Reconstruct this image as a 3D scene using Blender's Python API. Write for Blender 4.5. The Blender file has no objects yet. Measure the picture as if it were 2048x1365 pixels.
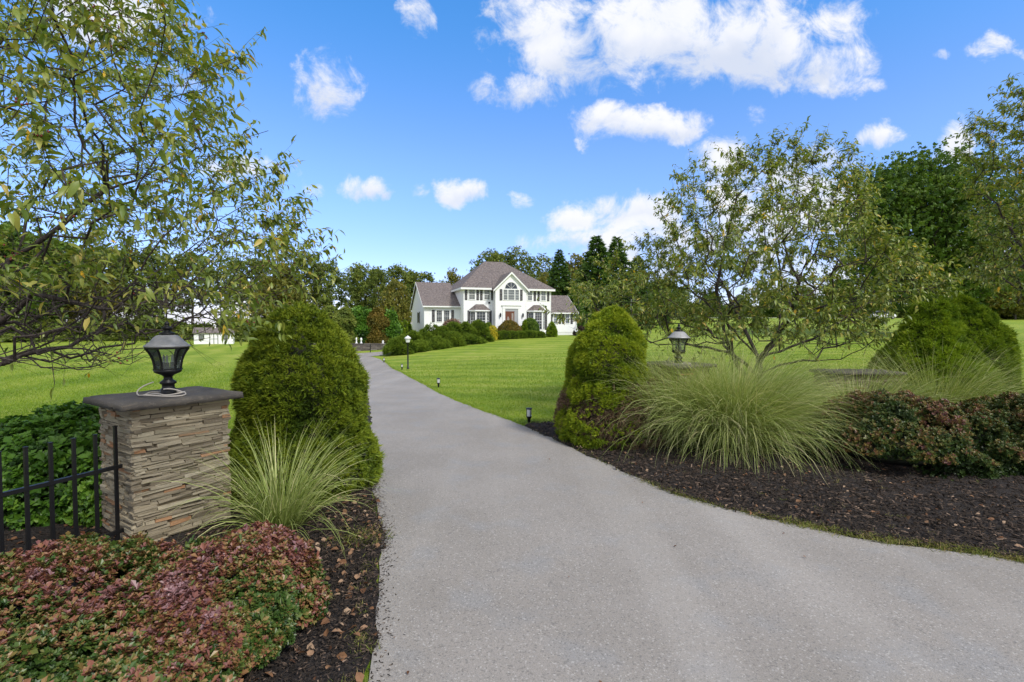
import bpy, math, random
import numpy as np
from mathutils import Vector, Matrix

# ------------------------------------------------------------------ camera, sky, sun, exposure
S = bpy.context.scene
C = S.collection
R = math.radians
rng = np.random.default_rng(11)
random.seed(11)
CAMZ, PITCH, FPX = 2.25, R(1.86), 1000.0
cam = bpy.data.cameras.new('camera'); cam.lens = 17.58; cam.sensor_width = 36; cam.clip_end = 3000; cam.clip_start = 0.05
co = bpy.data.objects.new('camera', cam); C.objects.link(co)
co.location = (0, 0, CAMZ); co.rotation_euler = (R(90) - PITCH, 0, 0); S.camera = co
SUN_AZ, SUN_EL = R(138), R(46)
SD = Vector((math.sin(SUN_AZ)*math.cos(SUN_EL), math.cos(SUN_AZ)*math.cos(SUN_EL), math.sin(SUN_EL)))
sun = bpy.data.lights.new('sun', 'SUN'); sun.energy = 2.5; sun.angle = R(9); sun.color = (1, .95, .86)
so = bpy.data.objects.new('sun', sun); C.objects.link(so); so.rotation_euler = SD.to_track_quat('Z', 'Y').to_euler()
S.view_settings.view_transform = 'Standard'; S.view_settings.look = 'None'
S.view_settings.exposure = 0.42; S.view_settings.gamma = 1.0
S.render.resolution_x = 1024; S.render.resolution_y = 682

def px_ray(px, py):
    a, b = (px - 1024)/FPX, -(py - 682.5)/FPX
    return np.array([a, math.cos(PITCH) + b*math.sin(PITCH), -math.sin(PITCH) + b*math.cos(PITCH)])
def at(px, py, Y):
    d = px_ray(px, py); d = d*(Y/d[1]); return (d[0], Y, CAMZ + d[2])

class NT:
    def __init__(s, tree): s.t = tree; s.n = tree.nodes; s.l = tree.links
    def new(s, ty, **kw):
        n = s.n.new(ty)
        for k, v in kw.items():
            if k in n.inputs.keys() if isinstance(k, str) else False: s.set(n.inputs[k], v)
            else: setattr(n, k, v)
        return n
    def set(s, sock, v):
        if isinstance(v, bpy.types.NodeSocket): s.l.new(v, sock)
        else: sock.default_value = v
    def m(s, op, a, b=None, c=None):
        n = s.n.new('ShaderNodeMath'); n.operation = op
        for i, v in enumerate((a, b, c)):
            if v is not None: s.set(n.inputs[i], v)
        return n.outputs[0]
    def vm(s, op, a, b=None):
        n = s.n.new('ShaderNodeVectorMath'); n.operation = op
        s.set(n.inputs[0], a)
        if b is not None: s.set(n.inputs[1], b)
        return n.outputs[0]
    def noise(s, vec, scale, detail=4, rough=.5, dist=0):
        n = s.n.new('ShaderNodeTexNoise'); n.inputs['Scale'].default_value = scale
        n.inputs['Detail'].default_value = detail; n.inputs['Roughness'].default_value = rough
        n.inputs['Distortion'].default_value = dist
        if vec is not None: s.l.new(vec, n.inputs['Vector'])
        return n.outputs['Fac']
    def ramp(s, fac, stops, interp='LINEAR'):
        n = s.n.new('ShaderNodeValToRGB'); r = n.color_ramp; r.interpolation = interp
        while len(r.elements) < len(stops): r.elements.new(0.5)
        for e, (p, c) in zip(r.elements, stops):
            e.position = p; e.color = (c[0], c[1], c[2], 1) if not isinstance(c, (int, float)) else (c, c, c, 1)
        s.l.new(fac, n.inputs[0]); return n.outputs[0]
    def mix(s, f, a, b, mode='MIX'):
        n = s.n.new('ShaderNodeMix'); n.data_type = 'RGBA'; n.blend_type = mode
        s.set(n.inputs[0], f)
        for i, v in ((6, a), (7, b)):
            if isinstance(v, tuple) and len(v) == 3: v = (*v, 1)
            s.set(n.inputs[i], v)
        return n.outputs[2]
    def smooth(s, x, lo, hi):
        n = s.n.new('ShaderNodeMapRange'); n.interpolation_type = 'SMOOTHSTEP'
        s.l.new(x, n.inputs[0]); n.inputs[1].default_value = lo; n.inputs[2].default_value = hi
        return n.outputs[0]

def build_world():
    w = bpy.data.worlds.new('World'); S.world = w; w.use_nodes = True
    k = NT(w.node_tree); k.n.clear()
    out = k.new('ShaderNodeOutputWorld'); bg = k.new('ShaderNodeBackground')
    k.l.new(bg.outputs[0], out.inputs[0]); bg.inputs[1].default_value = 0.15
    sky = k.new('ShaderNodeTexSky'); sky.sky_type = 'NISHITA'; sky.sun_disc = False
    sky.sun_elevation = SUN_EL; sky.sun_rotation = SUN_AZ; sky.altitude = 100
    sky.air_density = 1.0; sky.dust_density = 0.4; sky.ozone_density = 2.5
    tc = k.new('ShaderNodeTexCoord'); d = tc.outputs['Generated']
    sep = k.new('ShaderNodeSeparateXYZ'); k.l.new(d, sep.inputs[0]); x, y, z = sep.outputs
    # saturate the blue of the clear sky a little
    hs = k.new('ShaderNodeHueSaturation'); hs.inputs['Saturation'].default_value = 1.12
    k.l.new(sky.outputs[0], hs.inputs['Color'])
    skyc = k.mix(1.0, hs.outputs[0], k.mix(k.smooth(z, .28, .58), k.mix(k.smooth(z, .08, .32), (0.86, .84, 1.20), (1.0, 1.05, 1.26)), (0.60, 1.16, 1.46)), 'MULTIPLY')
    # tangent-plane direction for the northern half of the sky
    yy = k.m('MAXIMUM', y, 0.05)
    cb = k.new('ShaderNodeCombineXYZ'); k.l.new(k.m('DIVIDE', x, yy), cb.inputs[0]); k.l.new(k.m('DIVIDE', z, yy), cb.inputs[1])
    uv = cb.outputs[0]
    wn = k.n.new('ShaderNodeTexNoise'); wn.inputs['Scale'].default_value = 9; wn.inputs['Detail'].default_value = 5; wn.inputs['Roughness'].default_value = .6
    k.l.new(uv, wn.inputs['Vector'])
    off = k.vm('MULTIPLY', k.vm('SUBTRACT', wn.outputs['Color'], (0.5, 0.5, 0.5)), (0.10, 0.07, 0.0))
    uvd = k.vm('ADD', uv, off)
    s2 = k.new('ShaderNodeSeparateXYZ'); k.l.new(uvd, s2.inputs[0]); u, v = s2.outputs[0], s2.outputs[1]
    # cumulus: centre x, centre y, half width, half height, weight
    B = [(1130, 70, 150, 75, 1), (1300, 60, 230, 95, 1.1), (1500, 80, 210, 95, 1.1), (1640, 130, 110, 60, 1), (1050, 180, 100, 42, .9), (1120, 130, 130, 50, .8),
         (1060, 20, 90, 60, .6), (1700, 175, 60, 26, .8), (1270, 245, 130, 36, 1.05), (1200, 222, 60, 26, .9), (1370, 255, 60, 30, .8),
         (655, 175, 62, 66, .95), (610, 150, 36, 42, .6), (225, 35, 150, 70, 1.0), (300, 62, 60, 32, .7), (325, 165, 70, 40, .5), (728, 372, 60, 28, 1.0), (775, 384, 20, 12, .7),
         (922, 382, 52, 28, 1.0), (640, 380, 30, 12, .4), (840, 385, 30, 16, .5), (1150, 440, 72, 34, .9), (1270, 425, 110, 42, 1.1), (1130, 480, 90, 24, .75), (1250, 475, 140, 40, .9),
         (1440, 320, 60, 44, .9), (1600, 350, 130, 62, .9), (1500, 430, 160, 80, .95), (1660, 420, 130, 70, .8), (1752, 275, 40, 26, .9), (1920, 285, 50, 48, 1.0), (1965, 85, 60, 22, .55),
         (1500, 232, 34, 22, .4), (1635, 183, 26, 10, .7), (480, 332, 80, 24, .9), (835, 22, 40, 36, .6), (1040, 405, 26, 14, .5), (1170, 285, 22, 12, .5),
         (1380, 500, 260, 70, .8), (300, 620, 430, 60, .7), (1800, 560, 330, 120, .75), (1880, 95, 26, 10, .4), (2040, 110, 20, 14, .5), (700, 620, 120, 24, .25)]
    dens = None; lowv = None
    for bx, by, hw, hh, wt in B:
        q = px_ray(bx, by); cu, cv = q[0]/q[1], q[2]/q[1]; a, b = hw/FPX*1.15, hh/FPX*1.15
        du = k.m('MULTIPLY', k.m('SUBTRACT', u, cu), 1/a); dv = k.m('MULTIPLY', k.m('SUBTRACT', v, cv), 1/b)
        g = k.m('MULTIPLY', k.m('SUBTRACT', 1.0, k.m('ADD', k.m('MULTIPLY', du, du), k.m('MULTIPLY', dv, dv))), wt)
        lw = k.m('MULTIPLY', k.m('MAXIMUM', g, 0.0), dv)
        dens = g if dens is None else k.m('MAXIMUM', dens, g)
        lowv = lw if lowv is None else k.m('ADD', lowv, lw)
    dens = k.m('MAXIMUM', dens, -0.6)
    fb = k.noise(uv, 11, 9, .66, .4)
    fb2 = k.noise(uv, 5, 4, .5)
    tot = k.m('ADD', dens, k.m('ADD', k.m('MULTIPLY', k.m('SUBTRACT', fb, .5), 3.4), k.m('MULTIPLY', k.m('SUBTRACT', fb2, .5), 1.0)))
    front = k.smooth(tot, 0.05, 1.05)
    # unseen cloud fields added over the rest of the sky to whiten ambient light
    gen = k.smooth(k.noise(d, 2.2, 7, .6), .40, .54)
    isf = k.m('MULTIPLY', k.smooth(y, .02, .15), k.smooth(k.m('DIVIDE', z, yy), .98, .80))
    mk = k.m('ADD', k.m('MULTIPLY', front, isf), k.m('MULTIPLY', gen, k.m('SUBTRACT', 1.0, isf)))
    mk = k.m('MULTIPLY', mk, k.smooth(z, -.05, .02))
    shade = k.smooth(k.m('ADD', k.m('MULTIPLY', lowv, 1.3), k.m('MULTIPLY', k.m('SUBTRACT', fb2, .5), 3.0)), -.9, .45)
    cc = k.mix(shade, (3.6, 3.9, 4.6), (5.1, 5.1, 5.25))
    cc = k.mix(k.smooth(fb, .35, .65), k.mix(0.25, cc, (3.4, 3.9, 4.9)), cc)
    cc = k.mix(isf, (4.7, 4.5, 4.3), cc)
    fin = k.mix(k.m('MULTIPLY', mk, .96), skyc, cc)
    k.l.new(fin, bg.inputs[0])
build_world()

# ------------------------------------------------------------------ mesh buffers
class Buf:
    def __init__(s): s.v = []; s.q = []; s.t = []; s.a = []; s.n = 0
    def add(s, v, quads=None, tris=None, var=0.5):
        v = np.asarray(v, dtype=np.float64).reshape(-1, 3)
        if quads is not None and len(quads): s.q.append(np.asarray(quads, dtype=np.int64) + s.n)
        if tris is not None and len(tris): s.t.append(np.asarray(tris, dtype=np.int64) + s.n)
        s.v.append(v); s.a.append(np.broadcast_to(np.asarray(var, dtype=np.float32), (len(v),)).copy()); s.n += len(v); return s
    def box(s, x0, x1, y0, y1, z0, z1, var=.5):
        v = [(x, y, z) for z in (z0, z1) for (x, y) in ((x0, y0), (x1, y0), (x1, y1), (x0, y1))]
        return s.add(v, [(3, 2, 1, 0), (4, 5, 6, 7), (0, 1, 5, 4), (1, 2, 6, 5), (2, 3, 7, 6), (3, 0, 4, 7)], var=var)
    def poly(s, pts, var=.5):
        n = len(pts)
        if n == 4: return s.add(pts, [(0, 1, 2, 3)], var=var)
        return s.add(pts, None, [(0, i, i+1) for i in range(1, n-1)], var=var)
    def slab(s, pts, th):
        # thick panel: polygon pts, extruded by the vector th
        pts = [np.array(p, float) for p in pts]; n = len(pts); th = np.array(th, float)
        s.poly(pts); s.poly([p + th for p in pts][::-1])
        for i in range(n):
            a, b = pts[i], pts[(i+1) % n]; s.poly([a, a+th, b+th, b])
        return s
    def lathe(s, prof, n=24, c=(0, 0), rot=0, sx=1, sy=1, cap=True):
        k = len(prof); a = np.arange(n)*2*math.pi/n + rot
        v = np.array([(c[0]+r*math.cos(t)*sx, c[1]+r*math.sin(t)*sy, z) for r, z in prof for t in a])
        q = [(i*n+j, i*n+(j+1) % n, (i+1)*n+(j+1) % n, (i+1)*n+j) for i in range(k-1) for j in range(n)]
        s.add(v, q)
        if cap:
            for i, rev in ((0, True), (k-1, False)):
                ring = v[i*n:(i+1)*n]; 
                if rev: ring = ring[::-1]
                s.poly(list(ring)) if n != 4 else s.poly(list(ring))
        return s
    def tube(s, pts, r, n=8, var=.5):
        pts = np.asarray(pts, float); r = np.broadcast_to(np.asarray(r, float), (len(pts),))
        T = np.gradient(pts, axis=0); T /= np.linalg.norm(T, axis=1)[:, None] + 1e-9
        h = np.array([.13, .27, .95]); 
        if abs(T[:, 2]).mean() > .8: h = np.array([.95, .21, .1])
        A = np.cross(T, h); A /= np.linalg.norm(A, axis=1)[:, None] + 1e-9; B = np.cross(T, A)
        a = np.arange(n)*2*math.pi/n
        v = pts[:, None] + r[:, None, None]*(np.cos(a)[None, :, None]*A[:, None] + np.sin(a)[None, :, None]*B[:, None])
        q = [(i*n+j, i*n+(j+1) % n, (i+1)*n+(j+1) % n, (i+1)*n+j) for i in range(len(pts)-1) for j in range(n)]
        s.add(v.reshape(-1, 3), q, var=var)
        s.poly(list(v[0][::-1])); s.poly(list(v[-1])); return s
    def mesh(s, name, smooth=False):
        me = bpy.data.meshes.new(name)
        V = np.concatenate(s.v) if s.v else np.zeros((0, 3))
        Q = np.concatenate(s.q) if s.q else np.zeros((0, 4), int); T = np.concatenate(s.t) if s.t else np.zeros((0, 3), int)
        me.vertices.add(len(V)); me.vertices.foreach_set('co', V.astype(np.float32).ravel())
        loops = np.concatenate([Q.ravel(), T.ravel()]).astype(np.int32)
        me.loops.add(len(loops)); me.loops.foreach_set('vertex_index', loops)
        nq, nt = len(Q), len(T); me.polygons.add(nq+nt)
        st = np.concatenate([np.arange(nq)*4, nq*4 + np.arange(nt)*3]).astype(np.int32)
        me.polygons.foreach_set('loop_start', st)
        me.polygons.foreach_set('use_smooth', np.full(nq+nt, bool(smooth)))
        at_ = me.attributes.new('var', 'FLOAT', 'POINT'); at_.data.foreach_set('value', np.concatenate(s.a) if s.a else np.zeros(0, np.float32))
        me.update(); me.validate(); return me
    def build(s, name, mat, parent=None, smooth=False, loc=None):
        o = bpy.data.objects.new(name, s.mesh(name, smooth)); C.objects.link(o)
        o.data.materials.append(mat)
        if parent is not None: o.parent = parent
        if loc is not None: o.location = loc
        return o

def tag(o, label=None, cat=None, group=None, kind=None):
    if label: o['label'] = label
    if cat: o['category'] = cat
    if group: o['group'] = group
    if kind: o['kind'] = kind
    return o
def thing(name, label, cat, loc=(0, 0, 0), rz=0, group=None):
    o = bpy.data.objects.new(name, None); C.objects.link(o); o.location = loc; o.rotation_euler = (0, 0, rz)
    o.empty_display_size = .3
    return tag(o, label, cat, group)
def dup(o, loc, rz=0, sc=1, label=None):
    r = o.copy(); C.objects.link(r); r.location = loc; r.rotation_euler = (0, 0, rz)
    r.scale = (sc, sc, sc) if not isinstance(sc, tuple) else sc
    if label: r['label'] = label
    for ch in list(o.children):
        c = ch.copy(); C.objects.link(c); c.parent = r
        for g in ch.children:
            d = g.copy(); C.objects.link(d); d.parent = c
    return r

# ------------------------------------------------------------------ materials
def material(name):
    m = bpy.data.materials.new(name); m.use_nodes = True; k = NT(m.node_tree)
    p = k.n['Principled BSDF']; return m, k, p
def bump(k, p, h, strength=.5, dist=.01):
    b = k.n.new('ShaderNodeBump'); b.inputs['Strength'].default_value = strength; b.inputs['Distance'].default_value = dist
    k.l.new(h, b.inputs['Height']); k.l.new(b.outputs[0], p.inputs['Normal'])
def objc(k): return k.new('ShaderNodeTexCoord').outputs['Object']
def plain(name, col, rough=.6, metal=0, spec=.5, var=.12, scale=6, bumps=0):
    m, k, p = material(name); n = k.noise(objc(k), scale, 6, .6)
    c = k.mix(n, tuple(max(0, x*(1-var)) for x in col), tuple(min(1, x*(1+var)) for x in col))
    k.l.new(c, p.inputs['Base Color']); p.inputs['Roughness'].default_value = rough; p.inputs['Metallic'].default_value = metal
    p.inputs['Specular IOR Level'].default_value = spec
    if bumps: bump(k, p, k.noise(objc(k), scale*6, 5, .6), bumps, .01)
    return m
def foliage(name, stops, rough=.55, trans=.28, spec=.35, patch=0, pscale=2.0, patchcol=None):
    m, k, p = material(name)
    a = k.new('ShaderNodeAttribute'); a.attribute_name = 'var'
    f = a.outputs['Fac']
    if patch: 
        n = k.noise(objc(k), pscale, 3, .5)
        f = k.m('ADD', f, k.m('MULTIPLY', k.m('SUBTRACT', n, .5), patch))
    c = k.ramp(f, stops)
    if patchcol:
        n2 = k.noise(objc(k), patchcol[1], 3, .5)
        c = k.mix(k.smooth(n2, patchcol[2], patchcol[2]+.08), c, patchcol[0])
    k.l.new(c, p.inputs['Base Color']); p.inputs['Roughness'].default_value = rough; p.inputs['Specular IOR Level'].default_value = spec
    if trans:
        t = k.new('ShaderNodeBsdfTranslucent'); k.l.new(k.mix(1.0, c, (1.25, 1.3, .7), 'MULTIPLY'), t.inputs[0])
        mx = k.new('ShaderNodeMixShader'); mx.inputs[0].default_value = trans
        k.l.new(p.outputs[0], mx.inputs[1]); k.l.new(t.outputs[0], mx.inputs[2])
        k.l.new(mx.outputs[0], k.n['Material Output'].inputs[0])
    return m

M = {}
def mk_asphalt():
    m, k, p = material('asphalt'); o = objc(k)
    fine = k.noise(o, 170, 3, .8); mid = k.noise(o, 60, 4, .7); big = k.noise(o, .55, 5, .55); pat = k.noise(o, 1.7, 3, .5)
    vo = k.n.new('ShaderNodeTexVoronoi'); vo.inputs['Scale'].default_value = 110; k.l.new(o, vo.inputs['Vector'])
    c = k.mix(k.smooth(big, .35, .65), (.290, .260, .230), (.345, .312, .282))
    c = k.mix(k.m('MULTIPLY', k.smooth(pat, .50, .72), .6), c, (.29, .29, .295))
    c = k.mix(k.smooth(fine, .28, .72), k.mix(.5, c, (.05, .05, .05)), k.mix(.14, c, (.6, .58, .56)))
    sp = k.n.new('ShaderNodeTexVoronoi'); sp.inputs['Scale'].default_value = 85; k.l.new(o, sp.inputs['Vector'])
    sc = k.n.new('ShaderNodeSeparateColor'); k.l.new(sp.outputs['Color'], sc.inputs[0])
    c = k.mix(k.m('MULTIPLY', k.m('GREATER_THAN', sc.outputs[0], .90), .38), c, (.08, .08, .08))
    c = k.mix(k.m('MULTIPLY', k.m('GREATER_THAN', sc.outputs[1], .94), .28), c, (.62, .60, .57))
    c = k.mix(k.m('MULTIPLY', k.smooth(mid, .5, .7), .22), c, (.13, .128, .125))
    mp = k.n.new('ShaderNodeMapping'); mp.inputs['Rotation'].default_value = (0, 0, R(-24)); mp.inputs['Scale'].default_value = (1.0, .10, 1); k.l.new(o, mp.inputs[0])
    band = k.noise(mp.outputs[0], 1.1, 3, .5); c = k.mix(k.m('MULTIPLY', k.smooth(band, .45, .7), .18), c, (.46, .43, .40))
    st = k.noise(o, 2.6, 5, .7); c = k.mix(k.m('MULTIPLY', k.smooth(st, .62, .74), .22), c, (.20, .19, .18))
    k.l.new(c, p.inputs['Base Color']); p.inputs['Roughness'].default_value = .88; p.inputs['Specular IOR Level'].default_value = .3
    bump(k, p, k.m('ADD', k.m('MULTIPLY', vo.outputs['Distance'], .7), fine), .4, .004)
    return m
def mk_lawn():
    m, k, p = material('lawn'); o = objc(k)
    s = k.new('ShaderNodeSeparateXYZ'); k.l.new(o, s.inputs[0]); x, y = s.outputs[0], s.outputs[1]
    wob = k.m('MULTIPLY', k.noise(o, .06, 3, .5), 9)
    # mowing passes run across the front lawn on the right, and away from the gate on the left
    r = k.m('ADD', k.m('ADD', k.m('MULTIPLY', y, .96), k.m('MULTIPLY', x, .42)), wob)
    st1 = k.m('SINE', k.m('MULTIPLY', r, 2*math.pi/2.3))
    l = k.m('ADD', k.m('ADD', k.m('MULTIPLY', y, .35), k.m('MULTIPLY', x, .95)), wob)
    st2 = k.m('SINE', k.m('MULTIPLY', l, 2*math.pi/3.4))
    left = k.smooth(k.m('ADD', x, k.m('MULTIPLY', y, .25)), -2.0, 0.0)
    st = k.m('ADD', k.m('MULTIPLY', st1, left), k.m('MULTIPLY', st2, k.m('SUBTRACT', 1.0, left)))
    big = k.noise(o, .18, 5, .6); mid = k.noise(o, 1.6, 5, .65); fine = k.noise(o, 14, 5, .75); vf = k.noise(o, 60, 3, .8)
    f = k.m('ADD', k.m('MULTIPLY', st, .08), k.m('ADD', k.m('MULTIPLY', big, .62), k.m('ADD', k.m('MULTIPLY', mid, .38), k.m('MULTIPLY', fine, .34))))
    c = k.ramp(f, [(.40, (.10, .165, .012)), (.58, (.18, .27, .020)), (.72, (.26, .33, .035)), (.9, (.36, .38, .085))])
    c = k.mix(k.m('MULTIPLY', k.smooth(vf, .5, .8), .5), c, (.20, .27, .06))
    c = k.mix(k.m('MULTIPLY', k.smooth(vf, .5, .25), .5), c, (.022, .065, .004))
    c = k.mix(k.m('MULTIPLY', k.smooth(k.noise(o, .7, 6, .7), .56, .75), .6), c, (.36, .35, .13))
    k.l.new(c, p.inputs['Base Color']); p.inputs['Roughness'].default_value = .8; p.inputs['Specular IOR Level'].default_value = .15
    bump(k, p, k.m('ADD', fine, vf), .8, .04)
    return m
def mk_mulch():
    m, k, p = material('mulch'); o = objc(k)
    n = k.noise(o, 45, 6, .8, .6); b = k.noise(o, 3, 4, .6)
    mp = k.n.new('ShaderNodeTexVoronoi'); mp.inputs['Scale'].default_value = 38; k.l.new(o, mp.inputs['Vector'])
    c = k.ramp(n, [(.35, (.014, .012, .012)), (.55, (.05, .042, .039)), (.72, (.12, .10, .088))])
    c = k.mix(k.m('MULTIPLY', k.smooth(b, .55, .75), .35), c, (.085, .058, .04))
    k.l.new(c, p.inputs['Base Color']); p.inputs['Roughness'].default_value = .9; p.inputs['Specular IOR Level'].default_value = .2
    bump(k, p, k.m('ADD', n, mp.outputs['Distance']), 1.0, .03)
    return m
def mk_siding(name, col):
    m, k, p = material(name); o = objc(k)
    s = k.new('ShaderNodeSeparateXYZ'); k.l.new(o, s.inputs[0])
    fr = k.m('FRACT', k.m('MULTIPLY', s.outputs[2], 1/.125))
    n = k.noise(o, 2.2, 5, .6)
    c = k.mix(n, tuple(a*.95 for a in col), col); c = k.mix(k.m('MULTIPLY', k.m('GREATER_THAN', fr, .86), .22), c, (.52, .53, .56))
    k.l.new(c, p.inputs['Base Color']); p.inputs['Roughness'].default_value = .55
    return m
def mk_shingle(name):
    m, k, p = material(name); o = objc(k)
    br = k.n.new('ShaderNodeTexNoise'); n = k.noise(o, 5.5, 4, .8); n2 = k.noise(o, 1.1, 4, .6); n3 = k.noise(o, 22, 2, .8)
    s = k.new('ShaderNodeSeparateXYZ'); k.l.new(o, s.inputs[0]); fr = k.m('FRACT', k.m('MULTIPLY', s.outputs[2], 1/.1))
    c = k.ramp(n, [(.36, (.065, .052, .05)), (.5, (.155, .128, .120)), (.64, (.28, .235, .215))])
    c = k.mix(k.m('MULTIPLY', k.smooth(n2, .4, .7), .4), c, (.19, .15, .138))
    c = k.mix(k.m('MULTIPLY', k.smooth(n3, .5, .7), .4), c, (.07, .06, .06))
    c = k.mix(k.m('MULTIPLY', k.m('LESS_THAN', fr, .18), .3), c, (.05, .045, .045))
    k.l.new(c, p.inputs['Base Color']); p.inputs['Roughness'].default_value = .9
    bump(k, p, k.m('ADD', n3, fr), .6, .02); return m
def mk_stone(name, stops, rough=.85):
    m, k, p = material(name); o = objc(k)
    a = k.new('ShaderNodeAttribute'); a.attribute_name = 'var'
    mp = k.n.new('ShaderNodeMapping'); mp.inputs['Scale'].default_value = (6, 6, 30); k.l.new(o, mp.inputs[0])
    n = k.noise(mp.outputs[0], 2.2, 6, .65); n2 = k.noise(o, 40, 4, .7)
    c = k.ramp(a.outputs['Fac'], stops, 'LINEAR')
    c = k.mix(k.m('MULTIPLY', k.smooth(n, .5, .75), .45), c, (.27, .22, .15))
    c = k.mix(k.m('MULTIPLY', k.smooth(n, .48, .25), .4), c, (.09, .072, .05))
    c = k.mix(k.m('MULTIPLY', k.smooth(n2, .55, .8), .35), c, (.42, .38, .30))
    k.l.new(c, p.inputs['Base Color']); p.inputs['Roughness'].default_value = rough
    bump(k, p, k.m('ADD', n, k.m('MULTIPLY', n2, .5)), .7, .012); return m
def mk_bark(name, a, b):
    m, k, p = material(name); o = objc(k)
    mp = k.n.new('ShaderNodeMapping'); mp.inputs['Scale'].default_value = (9, 9, 2.5); k.l.new(o, mp.inputs[0])
    n = k.noise(mp.outputs[0], 4, 6, .7); c = k.mix(k.smooth(n, .3, .7), a, b)
    k.l.new(c, p.inputs['Base Color']); p.inputs['Roughness'].default_value = .9; p.inputs['Specular IOR Level'].default_value = .2
    bump(k, p, n, .9, .03); return m
def mk_glass():
    m, k, p = material('lantern_glass'); k.n.remove(p)
    t = k.new('ShaderNodeBsdfTransparent'); t.inputs[0].default_value = (.86, .9, .87, 1)
    g = k.new('ShaderNodeBsdfGlossy'); g.inputs['Roughness'].default_value = .08; g.inputs[0].default_value = (.9, .95, .95, 1)
    d = k.new('ShaderNodeBsdfDiffuse'); d.inputs[0].default_value = (.45, .52, .46, 1)
    f = k.new('ShaderNodeFresnel'); f.inputs[0].default_value = 1.6
    m1 = k.new('ShaderNodeMixShader'); m1.inputs[0].default_value = .12; k.l.new(t.outputs[0], m1.inputs[1]); k.l.new(d.outputs[0], m1.inputs[2])
    m2 = k.new('ShaderNodeMixShader'); k.l.new(f.outputs[0], m2.inputs[0]); k.l.new(m1.outputs[0], m2.inputs[1]); k.l.new(g.outputs[0], m2.inputs[2])
    k.l.new(m2.outputs[0], k.n['Material Output'].inputs[0]); return m
def mk_pane(name, col, blind=None):
    m, k, p = material(name); o = objc(k)
    s = k.new('ShaderNodeSeparateXYZ'); k.l.new(o, s.inputs[0])
    n = k.noise(o, 1.3, 4, .6); c = k.mix(k.smooth(n, .35, .65), col, tuple(x*1.9 for x in col))
    if blind:
        fr = k.m('FRACT', k.m('MULTIPLY', s.outputs[2], 1/.11)); c = k.mix(k.m('MULTIPLY', k.m('LESS_THAN', fr, .6), .7), c, blind)
    k.l.new(c, p.inputs['Base Color']); p.inputs['Roughness'].default_value = .06; p.inputs['Specular IOR Level'].default_value = .6
    return m

M['asphalt'] = mk_asphalt(); M['lawn'] = mk_lawn(); M['mulch'] = mk_mulch()
M['siding'] = mk_siding('white_siding', (.90, .90, .90)); M['trim'] = plain('white_trim', (.86, .86, .85), .45, var=.04)
M['concrete'] = plain('white_foundation', (.76, .76, .77), .8, var=.08, scale=3)
M['shingle'] = mk_shingle('roof_shingle'); M['shutter'] = plain('dark_shutter', (.022, .020, .024), .5)
M['pane_dark'] = mk_pane('window_pane_dark', (.028, .034, .042)); M['pane_blind'] = mk_pane('window_pane_blind', (.09, .10, .10), (.20, .21, .20))
M['pane_blue'] = mk_pane('window_pane_blue', (.05, .075, .11))
M['wood'] = plain('mahogany_door', (.15, .045, .022), .35, var=.35, scale=9)
M['black'] = plain('black_metal', (.012, .012, .014), .42, .3, var=.3, bumps=.15)
M['lampgrey'] = plain('weathered_lamp_roof', (.34, .335, .345), .5, .25, var=.35, scale=14, bumps=.2)
M['glass'] = mk_glass(); M['frost'] = plain('frosted_glass', (.75, .76, .74), .25)
M['stone'] = mk_stone('stacked_fieldstone', [(0, (.14, .11, .072)), (.25, (.25, .205, .14)), (.5, (.34, .285, .195)), (.75, (.40, .345, .24)), (.86, (.33, .29, .215)), (.9, (.40, .22, .11)), (1, (.34, .17, .08))])
M['cap'] = mk_stone('bluestone_cap', [(0, (.075, .066, .06)), (1, (.10, .088, .078))])
M['mortar'] = plain('dark_core', (.02, .018, .016), .95)
M['bark'] = mk_bark('crabapple_bark', (.025, .020, .018), (.105, .085, .075)); M['barkgrey'] = mk_bark('grey_bark', (.06, .05, .042), (.16, .14, .12))
M['white'] = plain('white_paint', (.8, .8, .8), .4, var=.05)

# ------------------------------------------------------------------ terrain
CP = []
for gx in range(-14, 15, 4):
    for gy in range(-6, 12, 4): CP.append((gx, gy, 0))
CP += [(-3.8, 18, -.27), (-2.2, 16, -.18), (-6, 26, -.52), (-8.4, 34, -.74), (-12.2, 42, -.70), (-13.5, 47, -.56), (-20, 46, -.62), (-15, 52, -.5), (-14, 60, -.45),
       (-8, 20, -.28), (-15, 16, -.22), (-15, 26, -.45), (-25, 40, -.5), (-38.7, 65, -.22), (-30, 24, -.35), (-55, 60, -.15), (-55, 30, -.3), (-60, 100, -.2), (-30, 90, -.2), (-24, 70, -.3),
       (1.7, 22, -.12), (2, 15, -.03), (3.2, 42, .20), (-1.3, 54, .66), (-7, 50, .12), (-10.8, 45.5, -.40), (-6, 40, -.28), (-3, 30, -.28), (4.8, 59, .9), (9, 61, .92), (0, 60, .85), (-4, 58, .75),
       (14, 62, 1.05), (17, 62, 1.45), (15, 40, .75), (10, 28, .2), (26, 45, 1.35), (21, 80, 3.0), (36, 95, 3.6), (58, 75, 2.7), (40, 60, 1.9), (20, 25, .2), (30, 30, .5), (50, 40, 1.2), (20, 14, .0),
       (0, 80, 1.6), (0, 110, 2.0), (-20, 120, .8), (30, 140, 4.0), (90, 120, 4.0), (-100, 150, 0), (0, 200, 3), (150, 250, 5), (-150, 250, 0), (0, 320, 4), (250, 320, 6), (-250, 320, 0),
       (-200, 50, 0), (220, 50, 3), (-60, -20, 0), (60, -20, 0), (0, -40, 0), (-150, -50, 0), (150, -50, 0)]
CP = np.array(CP, float)
def phi(r): return np.sqrt(r*r + 9.0)
_d = np.linalg.norm(CP[:, None, :2] - CP[None, :, :2], axis=2); _n = len(CP)
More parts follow.
